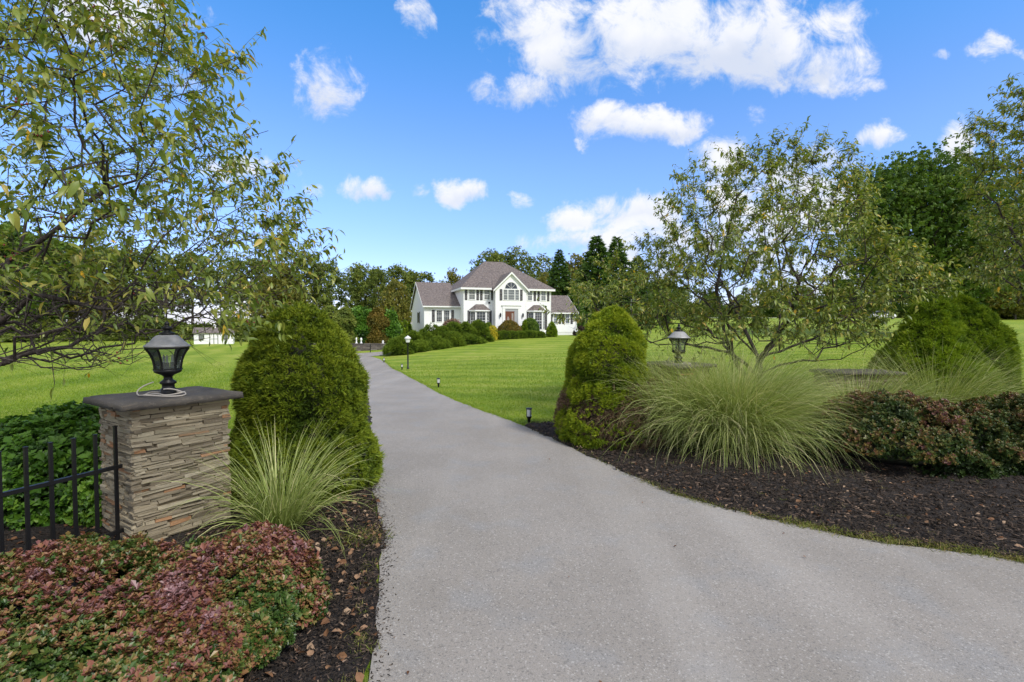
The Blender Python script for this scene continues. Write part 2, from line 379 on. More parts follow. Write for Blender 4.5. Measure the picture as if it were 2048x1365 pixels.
_A = np.zeros((_n+1, _n+1)); _A[:_n, :_n] = phi(_d); _A[:_n, _n] = 1; _A[_n, :_n] = 1
_W = np.linalg.solve(_A, np.concatenate([CP[:, 2], [0]]))
def gz(x, y):
    x = np.asarray(x, float); y = np.asarray(y, float); sh = np.broadcast(x, y).shape
    X = np.broadcast_to(x, sh).ravel(); Y = np.broadcast_to(y, sh).ravel(); out = np.empty(len(X))
    for i in range(0, len(X), 20000):
        dd = np.sqrt((X[i:i+20000, None]-CP[None, :, 0])**2 + (Y[i:i+20000, None]-CP[None, :, 1])**2)
        out[i:i+20000] = phi(dd) @ _W[:_n] + _W[_n]
    return out.reshape(sh) if sh else float(out[0])
def G(px, py, ymax=150):
    d = px_ray(px, py); ts = np.linspace(1.5, ymax, 3000); P = np.array([0, 0, CAMZ])[None] + d[None]*ts[:, None]/d[1]
    h = P[:, 2] - gz(P[:, 0], P[:, 1]); i = np.argmax(h < 0)
    if h[i] >= 0: i = len(ts)-1
    return (float(P[i, 0]), float(P[i, 1]))

def axis(segs):
    out = []
    for a, b, st in segs: out += list(np.arange(a, b, st))
    return np.array(out + [segs[-1][1]])
def grid_sheet(xs, ys, zoff=0):
    X, Y = np.meshgrid(xs, ys); Z = gz(X, Y) + zoff; nx, ny = len(xs), len(ys)
    v = np.stack([X, Y, Z], -1).reshape(-1, 3); i = (np.arange(ny-1)[:, None]*nx + np.arange(nx-1)[None]).ravel()
    return v, np.stack([i, i+1, i+nx+1, i+nx], 1)
xs = axis([(-500, -100, 50), (-100, -40, 4), (-40, -8, 1), (-8, 14, .4), (14, 60, 1.2), (60, 140, 5), (140, 500, 60)])
ys = axis([(-60, -4, 8), (-4, 16, .4), (16, 70, .7), (70, 140, 3), (140, 600, 46)])
v, q = grid_sheet(xs, ys); lawn = Buf().add(v, q).build('lawn', M['lawn'], smooth=True); tag(lawn, 'mown green lawn with faint mowing stripes', 'lawn', kind='structure')

def resample(pts, n):
    p = np.array(pts, float); d = np.concatenate([[0], np.cumsum(np.linalg.norm(np.diff(p, axis=0), axis=1))])
    # smooth by Catmull-Rom
    t = np.linspace(0, d[-1], n); out = np.empty((n, 2))
    for i, s in enumerate(t):
        j = min(max(np.searchsorted(d, s) - 1, 0), len(p)-2); u = (s - d[j])/(d[j+1]-d[j])
        p0 = p[max(j-1, 0)]; p1 = p[j]; p2 = p[j+1]; p3 = p[min(j+2, len(p)-1)]
        out[i] = .5*((2*p1) + (-p0+p2)*u + (2*p0-5*p1+4*p2-p3)*u*u + (-p0+3*p1-3*p2+p3)*u**3)
    return out
def strip(a, b, n, m, zoff, edge=.0):
    A = resample(a, n); B = resample(b, n)
    if edge:
        for L in (A, B): L += rng.normal(0, edge, L.shape) + (np.sin(np.arange(n)*.55)+np.sin(np.arange(n)*1.37+1))[:, None]*edge*.9
    t = np.linspace(0, 1, m)[None, :, None]; P = A[:, None]*(1-t) + B[:, None]*t
    Z = gz(P[..., 0], P[..., 1]) + zoff(P, t) if callable(zoff) else gz(P[..., 0], P[..., 1]) + zoff
    v = np.concatenate([P, Z[..., None]], -1).reshape(-1, 3); i = (np.arange(n-1)[:, None]*m + np.arange(m-1)[None]).ravel()
    poly = np.concatenate([A, B[::-1]]); return v, np.stack([i, i+1, i+m+1, i+m], 1), poly
# edges of the drive, far end first
Ledge = [(-13.6, 45.4)] + [G(px, py) for px, py in ((712, 718), (716, 730), (724, 750), (735, 790), (742, 840), (745, 900), (746, 960), (750, 1010), (766, 1080), (762, 1140), (752, 1240), (738, 1365))] + [(-.72, 1.6), (-.9, 0), (-1.6, -4)]
Redge = [(-11.3, 45.2)] + [G(px, py) for px, py in ((742, 713), (765, 722), (812, 752), (880, 789), (960, 822), (1052, 855), (1120, 888), (1200, 925), (1290, 968), (1400, 1008), (1540, 1042), (1740, 1085), (2048, 1131))] + [(6.2, 3.2), (10, 2.6), (16, 2.2)]
# the line between the ends: long thin sheet with a fan at the road
v, q, DRIVE = strip(Ledge, Redge, 260, 14, .022, .012)
drv = Buf().add(v, q); 
v2, q2, RD2 = strip([(-1.6, -4.0), (-6, -5.5)], [(16, 2.2), (24, -5.5)], 10, 60, .022)
tri = [(-1.6, -4, .022), (16, 2.2, .022), (24, 2, .022), (24, -12, .022), (-8, -12, .022), (-8, -4.2, .022)]
drv.poly([(x, y, float(gz(x, y)) + z) for x, y, z in tri])
o = drv.build('driveway', M['asphalt'], smooth=True); tag(o, 'grey asphalt driveway curving up to the house', 'driveway', kind='structure')
# far parking court in front of the stone wall
cv, cq, COURT = strip([(-18.5, 45.4), (-16, 44.6), (-13.9, 44.4), (-10.8, 45.0)], [(-18.5, 48.0), (-16, 49.0), (-12, 49.4), (-7, 50.2)], 60, 8, .03, .01)
o = Buf().add(cv, cq).build('parking_court', M['asphalt'], smooth=True); tag(o, 'pale strip of drive in front of the low stone wall', 'driveway', kind='structure')
def inside(poly, x, y):
    x = np.asarray(x); y = np.asarray(y); r = np.zeros(x.shape, bool); n = len(poly)
    for i in range(n):
        x1, y1 = poly[i]; x2, y2 = poly[(i+1) % n]
        if y1 == y2: continue
        c = ((y1 > y) != (y2 > y)) & (x < (x2-x1)*(y-y1)/(y2-y1) + x1); r ^= c
    return r
# mulch beds
mz = lambda P, t: .012 + .05*np.sin(np.clip(t[..., 0], 0, 1)*math.pi)**.5 + .012*np.sin(P[..., 0]*9)*np.sin(P[..., 1]*8)
RB_in = [G(1050, 856)] + [G(px, py) for px, py in ((1120, 889), (1200, 926), (1290, 969), (1400, 1009), (1540, 1043), (1740, 1086), (2048, 1132))] + [(6.2, 3.2), (10, 2.6)]
RB_out = [G(1062, 848), G(1130, 850), (1.6, 10.6), (3.4, 11.0), (5.5, 11.6), (8, 12.4), (11, 12.6), (14, 11.5), (16, 8)]
v, q, RBED = strip(RB_in, RB_out, 160, 60, mz, .015)
o = Buf().add(v, q).build('mulch_bed', M['mulch'], smooth=True); tag(o, 'dark mulch bed right of the driveway', 'mulch bed', kind='structure')
LB_in = Ledge[4:]
LB_out = [(-4.2, 12.5), (-4.6, 9), (-5.5, 8.3), (-7.5, 8.0), (-9, 6), (-9, 0), (-6, -4)]
v, q, LBED = strip(LB_in[0:], LB_out, 180, 60, mz, .02)
o = Buf().add(v, q).build('mulch_bed', M['mulch'], smooth=True); tag(o, 'dark mulch bed left of the driveway under the shrubs', 'mulch bed', kind='structure')

# ------------------------------------------------------------------ foliage tools
def unit(a): return a/(np.linalg.norm(a, axis=-1, keepdims=True) + 1e-9)
def scatter(buf, tm, P, F, U, Sz, var):
    tv, tq, tt, ta = tm; N = len(P)
    if N == 0: return
    F = unit(F); X = unit(np.cross(F, U)); Z = np.cross(X, F)
    Sz = np.asarray(Sz, float); Sz = np.broadcast_to(Sz.reshape(-1, 1) if Sz.ndim < 2 else Sz, (N, 3))
    L = tv[None]*Sz[:, None, :]
    v = P[:, None] + L[..., 0:1]*X[:, None] + L[..., 1:2]*F[:, None] + L[..., 2:3]*Z[:, None]
    off = (np.arange(N)*len(tv))[:, None, None]
    q = (tq[None] + off).reshape(-1, 4) if len(tq) else None; t = (tt[None] + off).reshape(-1, 3) if len(tt) else None
    a = np.clip(np.asarray(var, float).reshape(-1, 1) + ta[None], 0, 1).ravel()
    buf.add(v.reshape(-1, 3), q, t, a)
E4 = np.zeros((0, 4), int); E3 = np.zeros((0, 3), int)
def leaf_long(w=.2, fold=.07, curl=.3):
    rows = [(0, 0), (.3, w), (.65, w*.8), (1, 0)]; v = [(0, 0, 0)]
    for y, ww in rows[1:3]:
        z = -curl*y*y; v += [(-ww, y, z+fold), (0, y, z), (ww, y, z+fold)]
    v.append((0, 1, -curl))
    t = [(0, 2, 1), (0, 3, 2), (4, 5, 7), (5, 6, 7)]; q = [(1, 2, 5, 4), (2, 3, 6, 5)]
    return (np.array(v, float), np.array(q), np.array(t), np.zeros(8))
def leaf_kite(w=.25, pk=.5, fold=.1, curl=.15):
    return (np.array([(0, 0, 0), (0, 1, -curl), (-w, pk, fold), (w, pk, fold)], float), E4, np.array([(0, 3, 1), (0, 1, 2)]), np.zeros(4))
def combine(tms, dirs, ups, sizes, offs, dvar):
    b = Buf()
    for tm, d, u, s, o_, a in zip(tms, dirs, ups, sizes, offs, dvar):
        scatter(b, (tm[0], tm[1], tm[2], tm[3]), np.array([o_], float), np.array([d], float), np.array([u], float), [s], [0.5])
        b.a[-1][:] = a
    return (np.concatenate(b.v), np.concatenate(b.q) if b.q else E4, np.concatenate(b.t) if b.t else E3, np.concatenate(b.a))
def tuft_needles(n=10, spread=.9, w=.07, seed=1, va=.12):
    g = np.random.default_rng(seed); v = []; t = []; a = []
    for i in range(n):
        th = g.uniform(0, 2*math.pi); s = spread*math.sqrt(g.uniform(.05, 1)); d = np.array([math.cos(th)*s, 1.0 - .3*s, math.sin(th)*s]); d /= np.linalg.norm(d); d *= g.uniform(.7, 1.1)
        sd = np.cross(d, g.normal(size=3)); sd = sd/np.linalg.norm(sd)*w
        k = len(v); v += [tuple(-sd), tuple(sd), tuple(d)]; t.append((k, k+1, k+2)); aa = g.uniform(-va, va); a += [aa-.05, aa-.05, aa+.08]
    return (np.array(v), E4, np.array(t), np.array(a))
def cluster_leaves(n=7, leaf=None, spread=1.0, seed=1, va=.15, lift=.5):
    g = np.random.default_rng(seed); leaf = leaf or leaf_kite(.22, .62, .05, .12); D = []; U = []; Sz = []; O = []; A = []
    for i in range(n):
        th = i*2.4 + g.uniform(-.3, .3); s = spread*g.uniform(.5, 1.15)
        D.append((math.cos(th)*s, lift + g.uniform(-.1, .5), math.sin(th)*s)); U.append((0, 1, 0)); Sz.append(g.uniform(.7, 1.1)); O.append((0, g.uniform(-.6, .3), 0)); A.append(g.uniform(-va, va))
    return combine([leaf]*n, D, U, Sz, O, A)
NEEDLE = [tuft_needles(9, .95, .105, i, .16) for i in range(4)]

def lumpy(n, prof, H, sx, sy, nl, disp, seed, top_bias=0):
    """points on a lumpy closed crown: returns positions, outward normals, lump depth 0..1"""
    g = np.random.default_rng(seed)
    hs = np.linspace(0, 1, 500); rs = np.array([prof(h) for h in hs]); ds = np.sqrt(np.gradient(rs)**2 + (np.gradient(hs)*H)**2); w = (rs + .5*np.abs(np.gradient(rs)))*ds + 1e-9
    def samp(k):
        h = np.interp(g.uniform(0, 1, k), np.cumsum(w)/w.sum(), hs); a = g.uniform(0, 2*math.pi, k); r = np.interp(h, hs, rs)
        drdh = np.interp(h, hs, np.gradient(rs, hs*H))
        P = np.stack([np.cos(a)*r*sx, np.sin(a)*r*sy, h*H], 1); N = unit(np.stack([np.cos(a)/sx, np.sin(a)/sy, -drdh], 1)); return P, N
    P, N = samp(n); L, LN = samp(nl); ls = g.uniform(.8, 1.2, nl)
    area = 2*math.pi*np.trapezoid(rs, hs*H)*.5*(sx+sy) if hasattr(np, 'trapezoid') else 2*math.pi*np.trapz(rs, hs*H)*.5*(sx+sy)
    cell = math.sqrt(max(area, .01)/nl)*.95
    F1 = np.full(n, 9.); idx = np.zeros(n, int)
    for i in range(0, n, 4000):
        dd = np.linalg.norm(P[i:i+4000, None]-L[None], axis=2)*ls[None]; idx[i:i+4000] = dd.argmin(1); F1[i:i+4000] = dd.min(1)
    f = np.clip(1 - (F1/cell)**2, -.6, 1)
    big = np.sin(P[:, 0]*2.3+seed) + np.sin(P[:, 1]*2.7+seed*2) + np.sin(P[:, 2]*3.1+seed*3)
    P2 = P + N*((f*disp) + big[:, None].ravel()*disp*.6)[:, None]
    out = unit(P - L[idx]); N2 = unit(N + out*.75*np.clip(F1/cell, 0, 1)[:, None]); return P2, N2, np.clip(f*.6+.4, 0, 1), g
def shrub(name, label, cat, x, y, H, prof, n, size, mat, nl=150, disp=.08, sx=1, sy=1, seed=1, tmpl=None, thick=.06, core=.86, coremat=None,
          group=None, varf=None, z=None, up=.35, z0=0, keep=None, rz=0, part='foliage'):
    z = float(gz(x, y)) if z is None else z
    t = thing(name, label, cat, (x, y, z), rz, group)
    P, N, f, g = lumpy(n, prof, H, sx, sy, nl, disp, seed)
    dep = g.uniform(0, 1, n)**1.5*thick; P = P - N*dep[:, None]; P[:, 2] += z0
    if keep is not None:
        kk = keep(P, g); P, N, f = P[kk], N[kk], f[kk]; dep = dep[kk]
    F = unit(N + np.array([0, 0, up])[None] + g.normal(0, .28, P.shape))
    var = np.clip(.5 + g.normal(0, .1, len(P)), 0, 1) if varf is None else varf(P, N, f, dep/thick, g)
    b = Buf(); tm = tmpl or NEEDLE; ids = g.integers(0, len(tm), len(P))
    for i in range(len(tm)):
        s_ = ids == i; scatter(b, tm[i], P[s_], F[s_], g.normal(0, 1, (s_.sum(), 3)), size*g.uniform(.75, 1.2, s_.sum())*np.where(g.uniform(0, 1, s_.sum()) < .05, 1.7, 1), np.clip(var[s_] + np.where(g.uniform(0, 1, s_.sum()) < .08, -.3, 0) + .0, 0, 1))
    b.build(part, mat, t)
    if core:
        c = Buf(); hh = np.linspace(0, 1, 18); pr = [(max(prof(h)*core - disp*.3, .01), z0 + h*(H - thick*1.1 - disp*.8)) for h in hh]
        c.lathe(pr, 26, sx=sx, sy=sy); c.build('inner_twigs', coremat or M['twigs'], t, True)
    return t
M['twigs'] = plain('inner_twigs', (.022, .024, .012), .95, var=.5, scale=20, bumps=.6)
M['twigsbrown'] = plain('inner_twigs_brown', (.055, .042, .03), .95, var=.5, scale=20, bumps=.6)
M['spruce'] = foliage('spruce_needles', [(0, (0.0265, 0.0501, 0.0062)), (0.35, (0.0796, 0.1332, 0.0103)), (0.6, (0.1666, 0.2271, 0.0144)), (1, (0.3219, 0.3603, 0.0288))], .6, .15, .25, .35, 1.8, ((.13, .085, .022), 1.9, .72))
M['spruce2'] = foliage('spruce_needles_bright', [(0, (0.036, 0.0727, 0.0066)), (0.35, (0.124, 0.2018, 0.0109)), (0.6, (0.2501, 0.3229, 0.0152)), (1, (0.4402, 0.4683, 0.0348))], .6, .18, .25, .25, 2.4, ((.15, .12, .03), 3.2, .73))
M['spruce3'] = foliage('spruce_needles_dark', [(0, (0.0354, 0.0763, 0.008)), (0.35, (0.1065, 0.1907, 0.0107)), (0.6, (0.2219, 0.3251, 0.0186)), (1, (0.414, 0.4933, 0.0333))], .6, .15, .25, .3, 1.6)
M['deadneedle'] = foliage('dead_needles', [(0, (0.085, 0.056, 0.033)), (0.5, (0.221, 0.144, 0.0825)), (1, (0.374, 0.272, 0.165))], .9, 0, .1, .3, 4)
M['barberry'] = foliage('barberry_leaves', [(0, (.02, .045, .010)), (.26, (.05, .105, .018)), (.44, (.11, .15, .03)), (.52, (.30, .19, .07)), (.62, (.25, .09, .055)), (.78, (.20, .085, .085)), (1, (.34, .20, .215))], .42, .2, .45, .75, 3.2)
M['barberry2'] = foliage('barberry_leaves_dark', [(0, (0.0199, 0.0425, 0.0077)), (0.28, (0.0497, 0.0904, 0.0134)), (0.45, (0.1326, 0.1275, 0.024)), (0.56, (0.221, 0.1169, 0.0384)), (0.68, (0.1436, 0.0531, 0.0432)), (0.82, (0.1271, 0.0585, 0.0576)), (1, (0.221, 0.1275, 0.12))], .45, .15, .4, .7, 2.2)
M['hedgegreen'] = foliage('hedge_leaves', [(0, (0.0156, 0.0438, 0.0066)), (0.4, (0.0455, 0.1187, 0.011)), (0.75, (0.117, 0.25, 0.022)), (1, (0.208, 0.3375, 0.0385))], .45, .25, .4, .5, 2.0)
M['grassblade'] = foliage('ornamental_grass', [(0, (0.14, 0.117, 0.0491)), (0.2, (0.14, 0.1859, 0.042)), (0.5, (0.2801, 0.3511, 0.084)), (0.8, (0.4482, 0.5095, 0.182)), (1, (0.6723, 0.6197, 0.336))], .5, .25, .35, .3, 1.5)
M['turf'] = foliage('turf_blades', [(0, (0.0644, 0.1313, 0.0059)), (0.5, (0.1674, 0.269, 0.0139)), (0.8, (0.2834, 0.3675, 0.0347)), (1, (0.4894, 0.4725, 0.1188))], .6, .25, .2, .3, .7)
M['crab'] = foliage('crabapple_leaves', [(0, (0.0549, 0.0961, 0.0158)), (0.35, (0.1371, 0.201, 0.0274)), (0.62, (0.2491, 0.2883, 0.0432)), (0.85, (0.4236, 0.3755, 0.0883)), (0.93, (0.6477, 0.4541, 0.1177)), (0.965, (0.85, 0.5763, 0.0393)), (1, (0.85, 0.4366, 0.0393))], .42, .32, .5, .15, 1.2)
M['maple'] = foliage('maple_leaves', [(0, (0.0335, 0.0734, 0.0105)), (0.5, (0.0835, 0.1571, 0.0175)), (1, (0.209, 0.2828, 0.0386))], .55, .25, .3, .3, .3)
M['wood1'] = foliage('woodland_leaves', [(0, (0.0574, 0.0898, 0.0173)), (0.5, (0.1432, 0.192, 0.0311)), (1, (0.3182, 0.3332, 0.0606))], .6, .25, .3, .4, .15)
M['wood2'] = foliage('woodland_leaves_yellow', [(0, (0.0656, 0.081, 0.0143)), (0.5, (0.1875, 0.1864, 0.0286)), (1, (0.375, 0.2916, 0.0572))], .6, .25, .3, .4, .2)
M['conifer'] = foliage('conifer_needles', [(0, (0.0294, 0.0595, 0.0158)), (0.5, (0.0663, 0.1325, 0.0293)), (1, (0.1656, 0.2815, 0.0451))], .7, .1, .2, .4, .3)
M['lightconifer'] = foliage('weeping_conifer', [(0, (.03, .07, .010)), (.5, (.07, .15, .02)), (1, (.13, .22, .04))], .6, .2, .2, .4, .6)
M['yew'] = foliage('yew_needles', [(0, (0.0315, 0.0666, 0.0086)), (0.5, (0.1013, 0.1665, 0.0144)), (1, (0.225, 0.2936, 0.0259))], .7, .12, .2, .4, .6)
M['bronze'] = foliage('bronze_leaves', [(0, (0.06, 0.066, 0.012)), (0.5, (0.156, 0.132, 0.02)), (1, (0.288, 0.187, 0.04))], .6, .2, .3, .6, .6)
M['yellowfl'] = foliage('yellow_flowers', [(0, (.12, .17, .02)), (.4, (.45, .40, .03)), (1, (.72, .58, .04))], .6, .2, .3, .2, 1)
M['pinkfl'] = foliage('pink_brown_flowers', [(0, (.05, .07, .02)), (.45, (.22, .14, .10)), (1, (.45, .32, .27))], .7, .2, .2, .5, .8)
M['purple'] = foliage('dark_purple_leaves', [(0, (.018, .012, .012)), (.5, (.05, .028, .028)), (1, (.10, .055, .05))], .6, .15, .3, .4, 1)
M['litter'] = foliage('fallen_leaves', [(0, (0.08, 0.0375, 0.021)), (0.4, (0.208, 0.105, 0.0525)), (0.7, (0.304, 0.18, 0.105)), (1, (0.384, 0.27, 0.182))], .8, .1, .2, 0)
M['chips'] = foliage('bark_chips', [(0, (0.0108, 0.0091, 0.0077)), (0.5, (0.0468, 0.035, 0.027)), (0.85, (0.135, 0.0944, 0.0696)), (1, (0.36, 0.2512, 0.1803))], .9, 0, .15, .2, 8)
M['berry'] = plain('red_berries', (.16, .018, .014), .35, var=.4, scale=9)

# ------------------------------------------------------------------ tree tools
def grow(nodes, par, pts, bf=.35, seg=.3, jit=.03, sag=0.0, seed=1):
    g = np.random.default_rng(seed); pts = np.asarray(pts, float); n = len(pts)
    P = [np.array(p, float) for p in nodes]; par = list(par); L = [0.0]*len(P)
    for i in range(1, len(P)): L[i] = L[par[i]] + np.linalg.norm(P[i]-P[par[i]])
    best = np.full(n, 1e9); bi = np.zeros(n, int); dn = np.zeros(n, bool)
    def upd(i):
        d = np.linalg.norm(pts - P[i], axis=1) + bf*L[i]; k = d < best; best[k] = d[k]; bi[k] = i
    for i in range(len(P)): upd(i)
    tips = []
    for _ in range(n):
        c = np.where(dn, 1e9, best - bf*0); j = int(np.argmin(c)); dn[j] = True; i = int(bi[j]); a = P[i]; b = pts[j]
        ln = np.linalg.norm(b-a); k = max(1, int(ln/seg)); prev = i; side = g.normal(0, 1, 3); 
        for s in range(1, k+1):
            u = s/k; p = a*(1-u) + b*u + (g.normal(0, jit, 3) + side*jit*math.sin(u*math.pi)*1.2 if s < k else 0) + np.array([0, 0, sag*ln*math.sin(u*math.pi)])
            P.append(p); par.append(prev); L.append(L[prev] + np.linalg.norm(p-P[prev])); prev = len(P)-1; upd(prev)
        tips.append(prev)
    P = np.array(P); par = np.array(par); cnt = np.zeros(len(P)); ch = np.zeros(len(P), int)
    for i in range(len(P)-1, 0, -1):
        if ch[i] == 0: cnt[i] += 1
        cnt[par[i]] += cnt[i]; ch[par[i]] += 1
    return P, par, cnt, tips
def branches(buf, P, par, rad, ns=6, minr=0):
    n = len(P); d = np.zeros((n, 3)); d[1:] = P[1:] - P[par[1:]]; d[0] = d[1]; d = unit(d)
    main = {}; 
    for i in range(1, n):
        p = par[i]
        if p not in main or rad[i] > rad[main[p]]: main[p] = i
    T = d.copy()
    for p, c in main.items(): T[p] = d[p] + d[c]
    T = unit(T); idx = np.arange(1, n); idx = idx[rad[idx] >= minr]; pp = par[idx]
    ism = np.array([main.get(int(p)) == int(i) for i, p in zip(idx, pp)])
    T0 = np.where(ism[:, None], T[pp], d[idx]); r0 = np.where(ism, rad[pp], rad[idx]); T1 = T[idx]; r1 = rad[idx]
    def frame(T):
        h = np.array([.31, .17, .93]); A = unit(np.cross(T, h)); return A, np.cross(T, A)
    a = np.arange(ns)*2*math.pi/ns; ca, sa = np.cos(a)[None, :, None], np.sin(a)[None, :, None]
    A0, B0 = frame(T0); A1, B1 = frame(T1)
    v0 = P[pp][:, None] + r0[:, None, None]*(ca*A0[:, None] + sa*B0[:, None]); v1 = P[idx][:, None] + r1[:, None, None]*(ca*A1[:, None] + sa*B1[:, None])
    v = np.concatenate([v0, v1], 1); m = len(idx); j = np.arange(ns); q = np.stack([j, (j+1) % ns, ns+(j+1) % ns, ns+j], 1)
    buf.add(v.reshape(-1, 3), (q[None] + (np.arange(m)*2*ns)[:, None, None]).reshape(-1, 4))
def polyline_nodes(lines):
    """lines: list of (attach index or None, [points]); returns nodes and parents; index of a line's points follow in order"""
    N = []; par = []; start = []
    for att, pts, step in lines:
        pts = [np.array(p, float) for p in pts]; prev = None
        if att is not None:
            a = np.array(pts[0]); dd = [np.linalg.norm(n_-a) for n_ in N]; prev = int(np.argmin(dd))
        start.append(len(N))
        if prev is None: N.append(pts[0]); par.append(0); prev = 0
        for a, b in zip(pts[:-1], pts[1:]):
            k = max(1, int(np.linalg.norm(b-a)/step))
            for s in range(1, k+1):
                u = s/k; N.append(a*(1-u)+b*u + rng.normal(0, step*.07, 3)); par.append(prev); prev = len(N)-1
    return N, par
def crab_tree(label, base, limbs, pts, leafsize, nshoot, group, seed, leafprob, shoot=.38, r0=.0045, rmax=.16, per=9, berries=0, tm=None, jit=.03, bf=.3, pw=.5, seg=.25):
    g = np.random.default_rng(seed)
    N, par = polyline_nodes(limbs); P, par, cnt, tips = grow(N, par, pts, bf, seg, jit, -.03, seed)
    rad = np.minimum(r0*cnt**pw, rmax); t = thing('crabapple_tree', label, 'tree', tuple(base), 0, group); B = np.array(base)
    P = P - B
    b = Buf(); branches(b, P, par, rad, 7)
    # leafy shoots at the tips and along thin twigs
    ok = np.where(cnt <= 3)[0]; ok = ok[ok > 0]; si = np.concatenate([np.array(tips), g.choice(ok, max(0, nshoot-len(tips)))]) if nshoot > len(tips) else g.choice(np.array(tips), nshoot, False)
    lp = leafprob(P[si] + B); si = si[g.uniform(0, 1, len(si)) < np.maximum(lp, .25)]; lp = leafprob(P[si]+B)
    dirs = unit(P[si]-P[par[si]]); outw = unit(P[si]*np.array([1, 1, 0]) + 1e-6); D = unit(dirs*.9 + outw*.35 + np.array([0, 0, .30]) + g.normal(0, .38, dirs.shape))
    Ls = shoot*g.uniform(.4, 1.25, len(si)); K = 5; sh = Buf()
    curve = g.normal(0, .12, (len(si), 3)) + np.array([0, 0, .06]); SP = np.stack([P[si] + D*(Ls*u)[:, None] + curve*(Ls*u*u)[:, None] for u in np.linspace(0, 1, K)], 1)
    for s in range(K-1):
        nn = len(si); PP = np.concatenate([SP[:, s], SP[:, s+1]]); pr = np.concatenate([np.arange(nn), np.arange(nn)]); 
        d0 = unit(SP[:, s+1]-SP[:, s]); A = unit(np.cross(d0, [.2, .3, .9])); Bv = np.cross(d0, A); ra = r0*.55*(1-s/K*.6); rb = r0*.55*(1-(s+1)/K*.6)
        ang = np.arange(3)*2*math.pi/3; ca, sa = np.cos(ang)[None, :, None], np.sin(ang)[None, :, None]
        vv = np.concatenate([SP[:, s][:, None] + ra*(ca*A[:, None]+sa*Bv[:, None]), SP[:, s+1][:, None] + rb*(ca*A[:, None]+sa*Bv[:, None])], 1)
        q = np.array([(0, 1, 4, 3), (1, 2, 5, 4), (2, 0, 3, 5)]); b.add(vv.reshape(-1, 3), (q[None] + (np.arange(nn)*6)[:, None, None]).reshape(-1, 4))
    b.build('trunk', M['bark'], t, True)
    lb = Buf(); tm = tm or leaf_long(.19, .05, .35); allP = []
    for k in range(per):
        sel = g.uniform(0, 1, len(si)) < lp; u = np.clip((k+g.uniform(.2, .9, len(si)))/per, 0, 1); f = u*(K-1); i0 = np.minimum(f.astype(int), K-2); w = (f-i0)[:, None]
        p = SP[np.arange(len(si)), i0]*(1-w) + SP[np.arange(len(si)), i0+1]*w
        d = unit(SP[:, -1]-SP[:, 0]); sd = unit(np.cross(d, g.normal(0, 1, d.shape)))
        F = unit(sd*.9 + d*.55 + np.array([0, 0, -.45]) + g.normal(0, .25, d.shape)); U = unit(g.normal(0, .35, d.shape) + np.array([0, 0, 1]))
        var = np.clip(g.normal(.5, .17, len(si)) + .12*(g.uniform(0, 1, len(si)) < .12), 0, .92); yl = g.uniform(0, 1, len(si)) < .007; var[yl] = g.uniform(.95, 1, yl.sum())
        sz = leafsize*g.uniform(.6, 1.15, len(si)); scatter(lb, tm, p[sel], F[sel], U[sel], sz[sel], var[sel]); allP.append(p[sel])
    lb.build('leaves', M['crab'], t, True)
    if berries:
        AP = np.concatenate(allP); ii = g.choice(len(AP), min(berries, len(AP)), False); bb = Buf()
        ico = np.array([(0, 0, 1), (1, 0, 0), (0, 1, 0), (-1, 0, 0), (0, -1, 0), (0, 0, -1)], float); tt = np.array([(0, 1, 2), (0, 2, 3), (0, 3, 4), (0, 4, 1), (5, 2, 1), (5, 3, 2), (5, 4, 3), (5, 1, 4)])
        pos = np.repeat(AP[ii], 4, 0) + g.normal(0, .022, (len(ii)*4, 3)) - np.array([0, 0, .04]); vv = pos[:, None] + ico[None]*.0085
        bb.add(vv.reshape(-1, 3), None, (tt[None] + (np.arange(len(pos))*6)[:, None, None]).reshape(-1, 3)); tag(bb.build('berries', M['berry'], t, True), kind='stuff')
    return t

# ---- the crabapple at the left edge
b0 = np.array((-6.1, 4.9, 0.0))
def left_edge(py): return np.interp(py, [-400, 0, 60, 110, 170, 240, 300, 340, 400, 430, 470, 520, 545, 600, 660, 700, 745], [180, 350, 360, 480, 450, 460, 440, 540, 585, 610, 580, 660, 660, 620, 500, 330, 180])
def proj(p):
    d = p - np.array([0, 0, CAMZ]); yc = d[..., 1]*math.cos(PITCH) - d[..., 2]*math.sin(PITCH); zc = d[..., 1]*math.sin(PITCH) + d[..., 2]*math.cos(PITCH)
    return 1024 + FPX*d[..., 0]/yc, 682.5 - FPX*zc/yc
g = np.random.default_rng(5)
c = g.uniform(-1, 1, (26000, 3))*np.array([4.6, 4.0, 3.3]) + np.array([-6.1, 5.3, 4.6])
r2 = ((c[:, 0]+6.1)/4.6)**2 + ((c[:, 1]-5.3)/4.0)**2 + np.maximum((c[:, 2]-3.2)/4.8, (3.2-c[:, 2])/2.1)**2
px, py = proj(c); k = (r2 < 1) & (r2 > .12) & (c[:, 1] > 2.3) & (px < left_edge(py)) & (px > -900) & (c[:, 2] > 1.72) & ~((c[:, 2] < 1.95) & (c[:, 1] < 4.2))
c = c[k]; px = px[k]; py = py[k]; low = py > 560
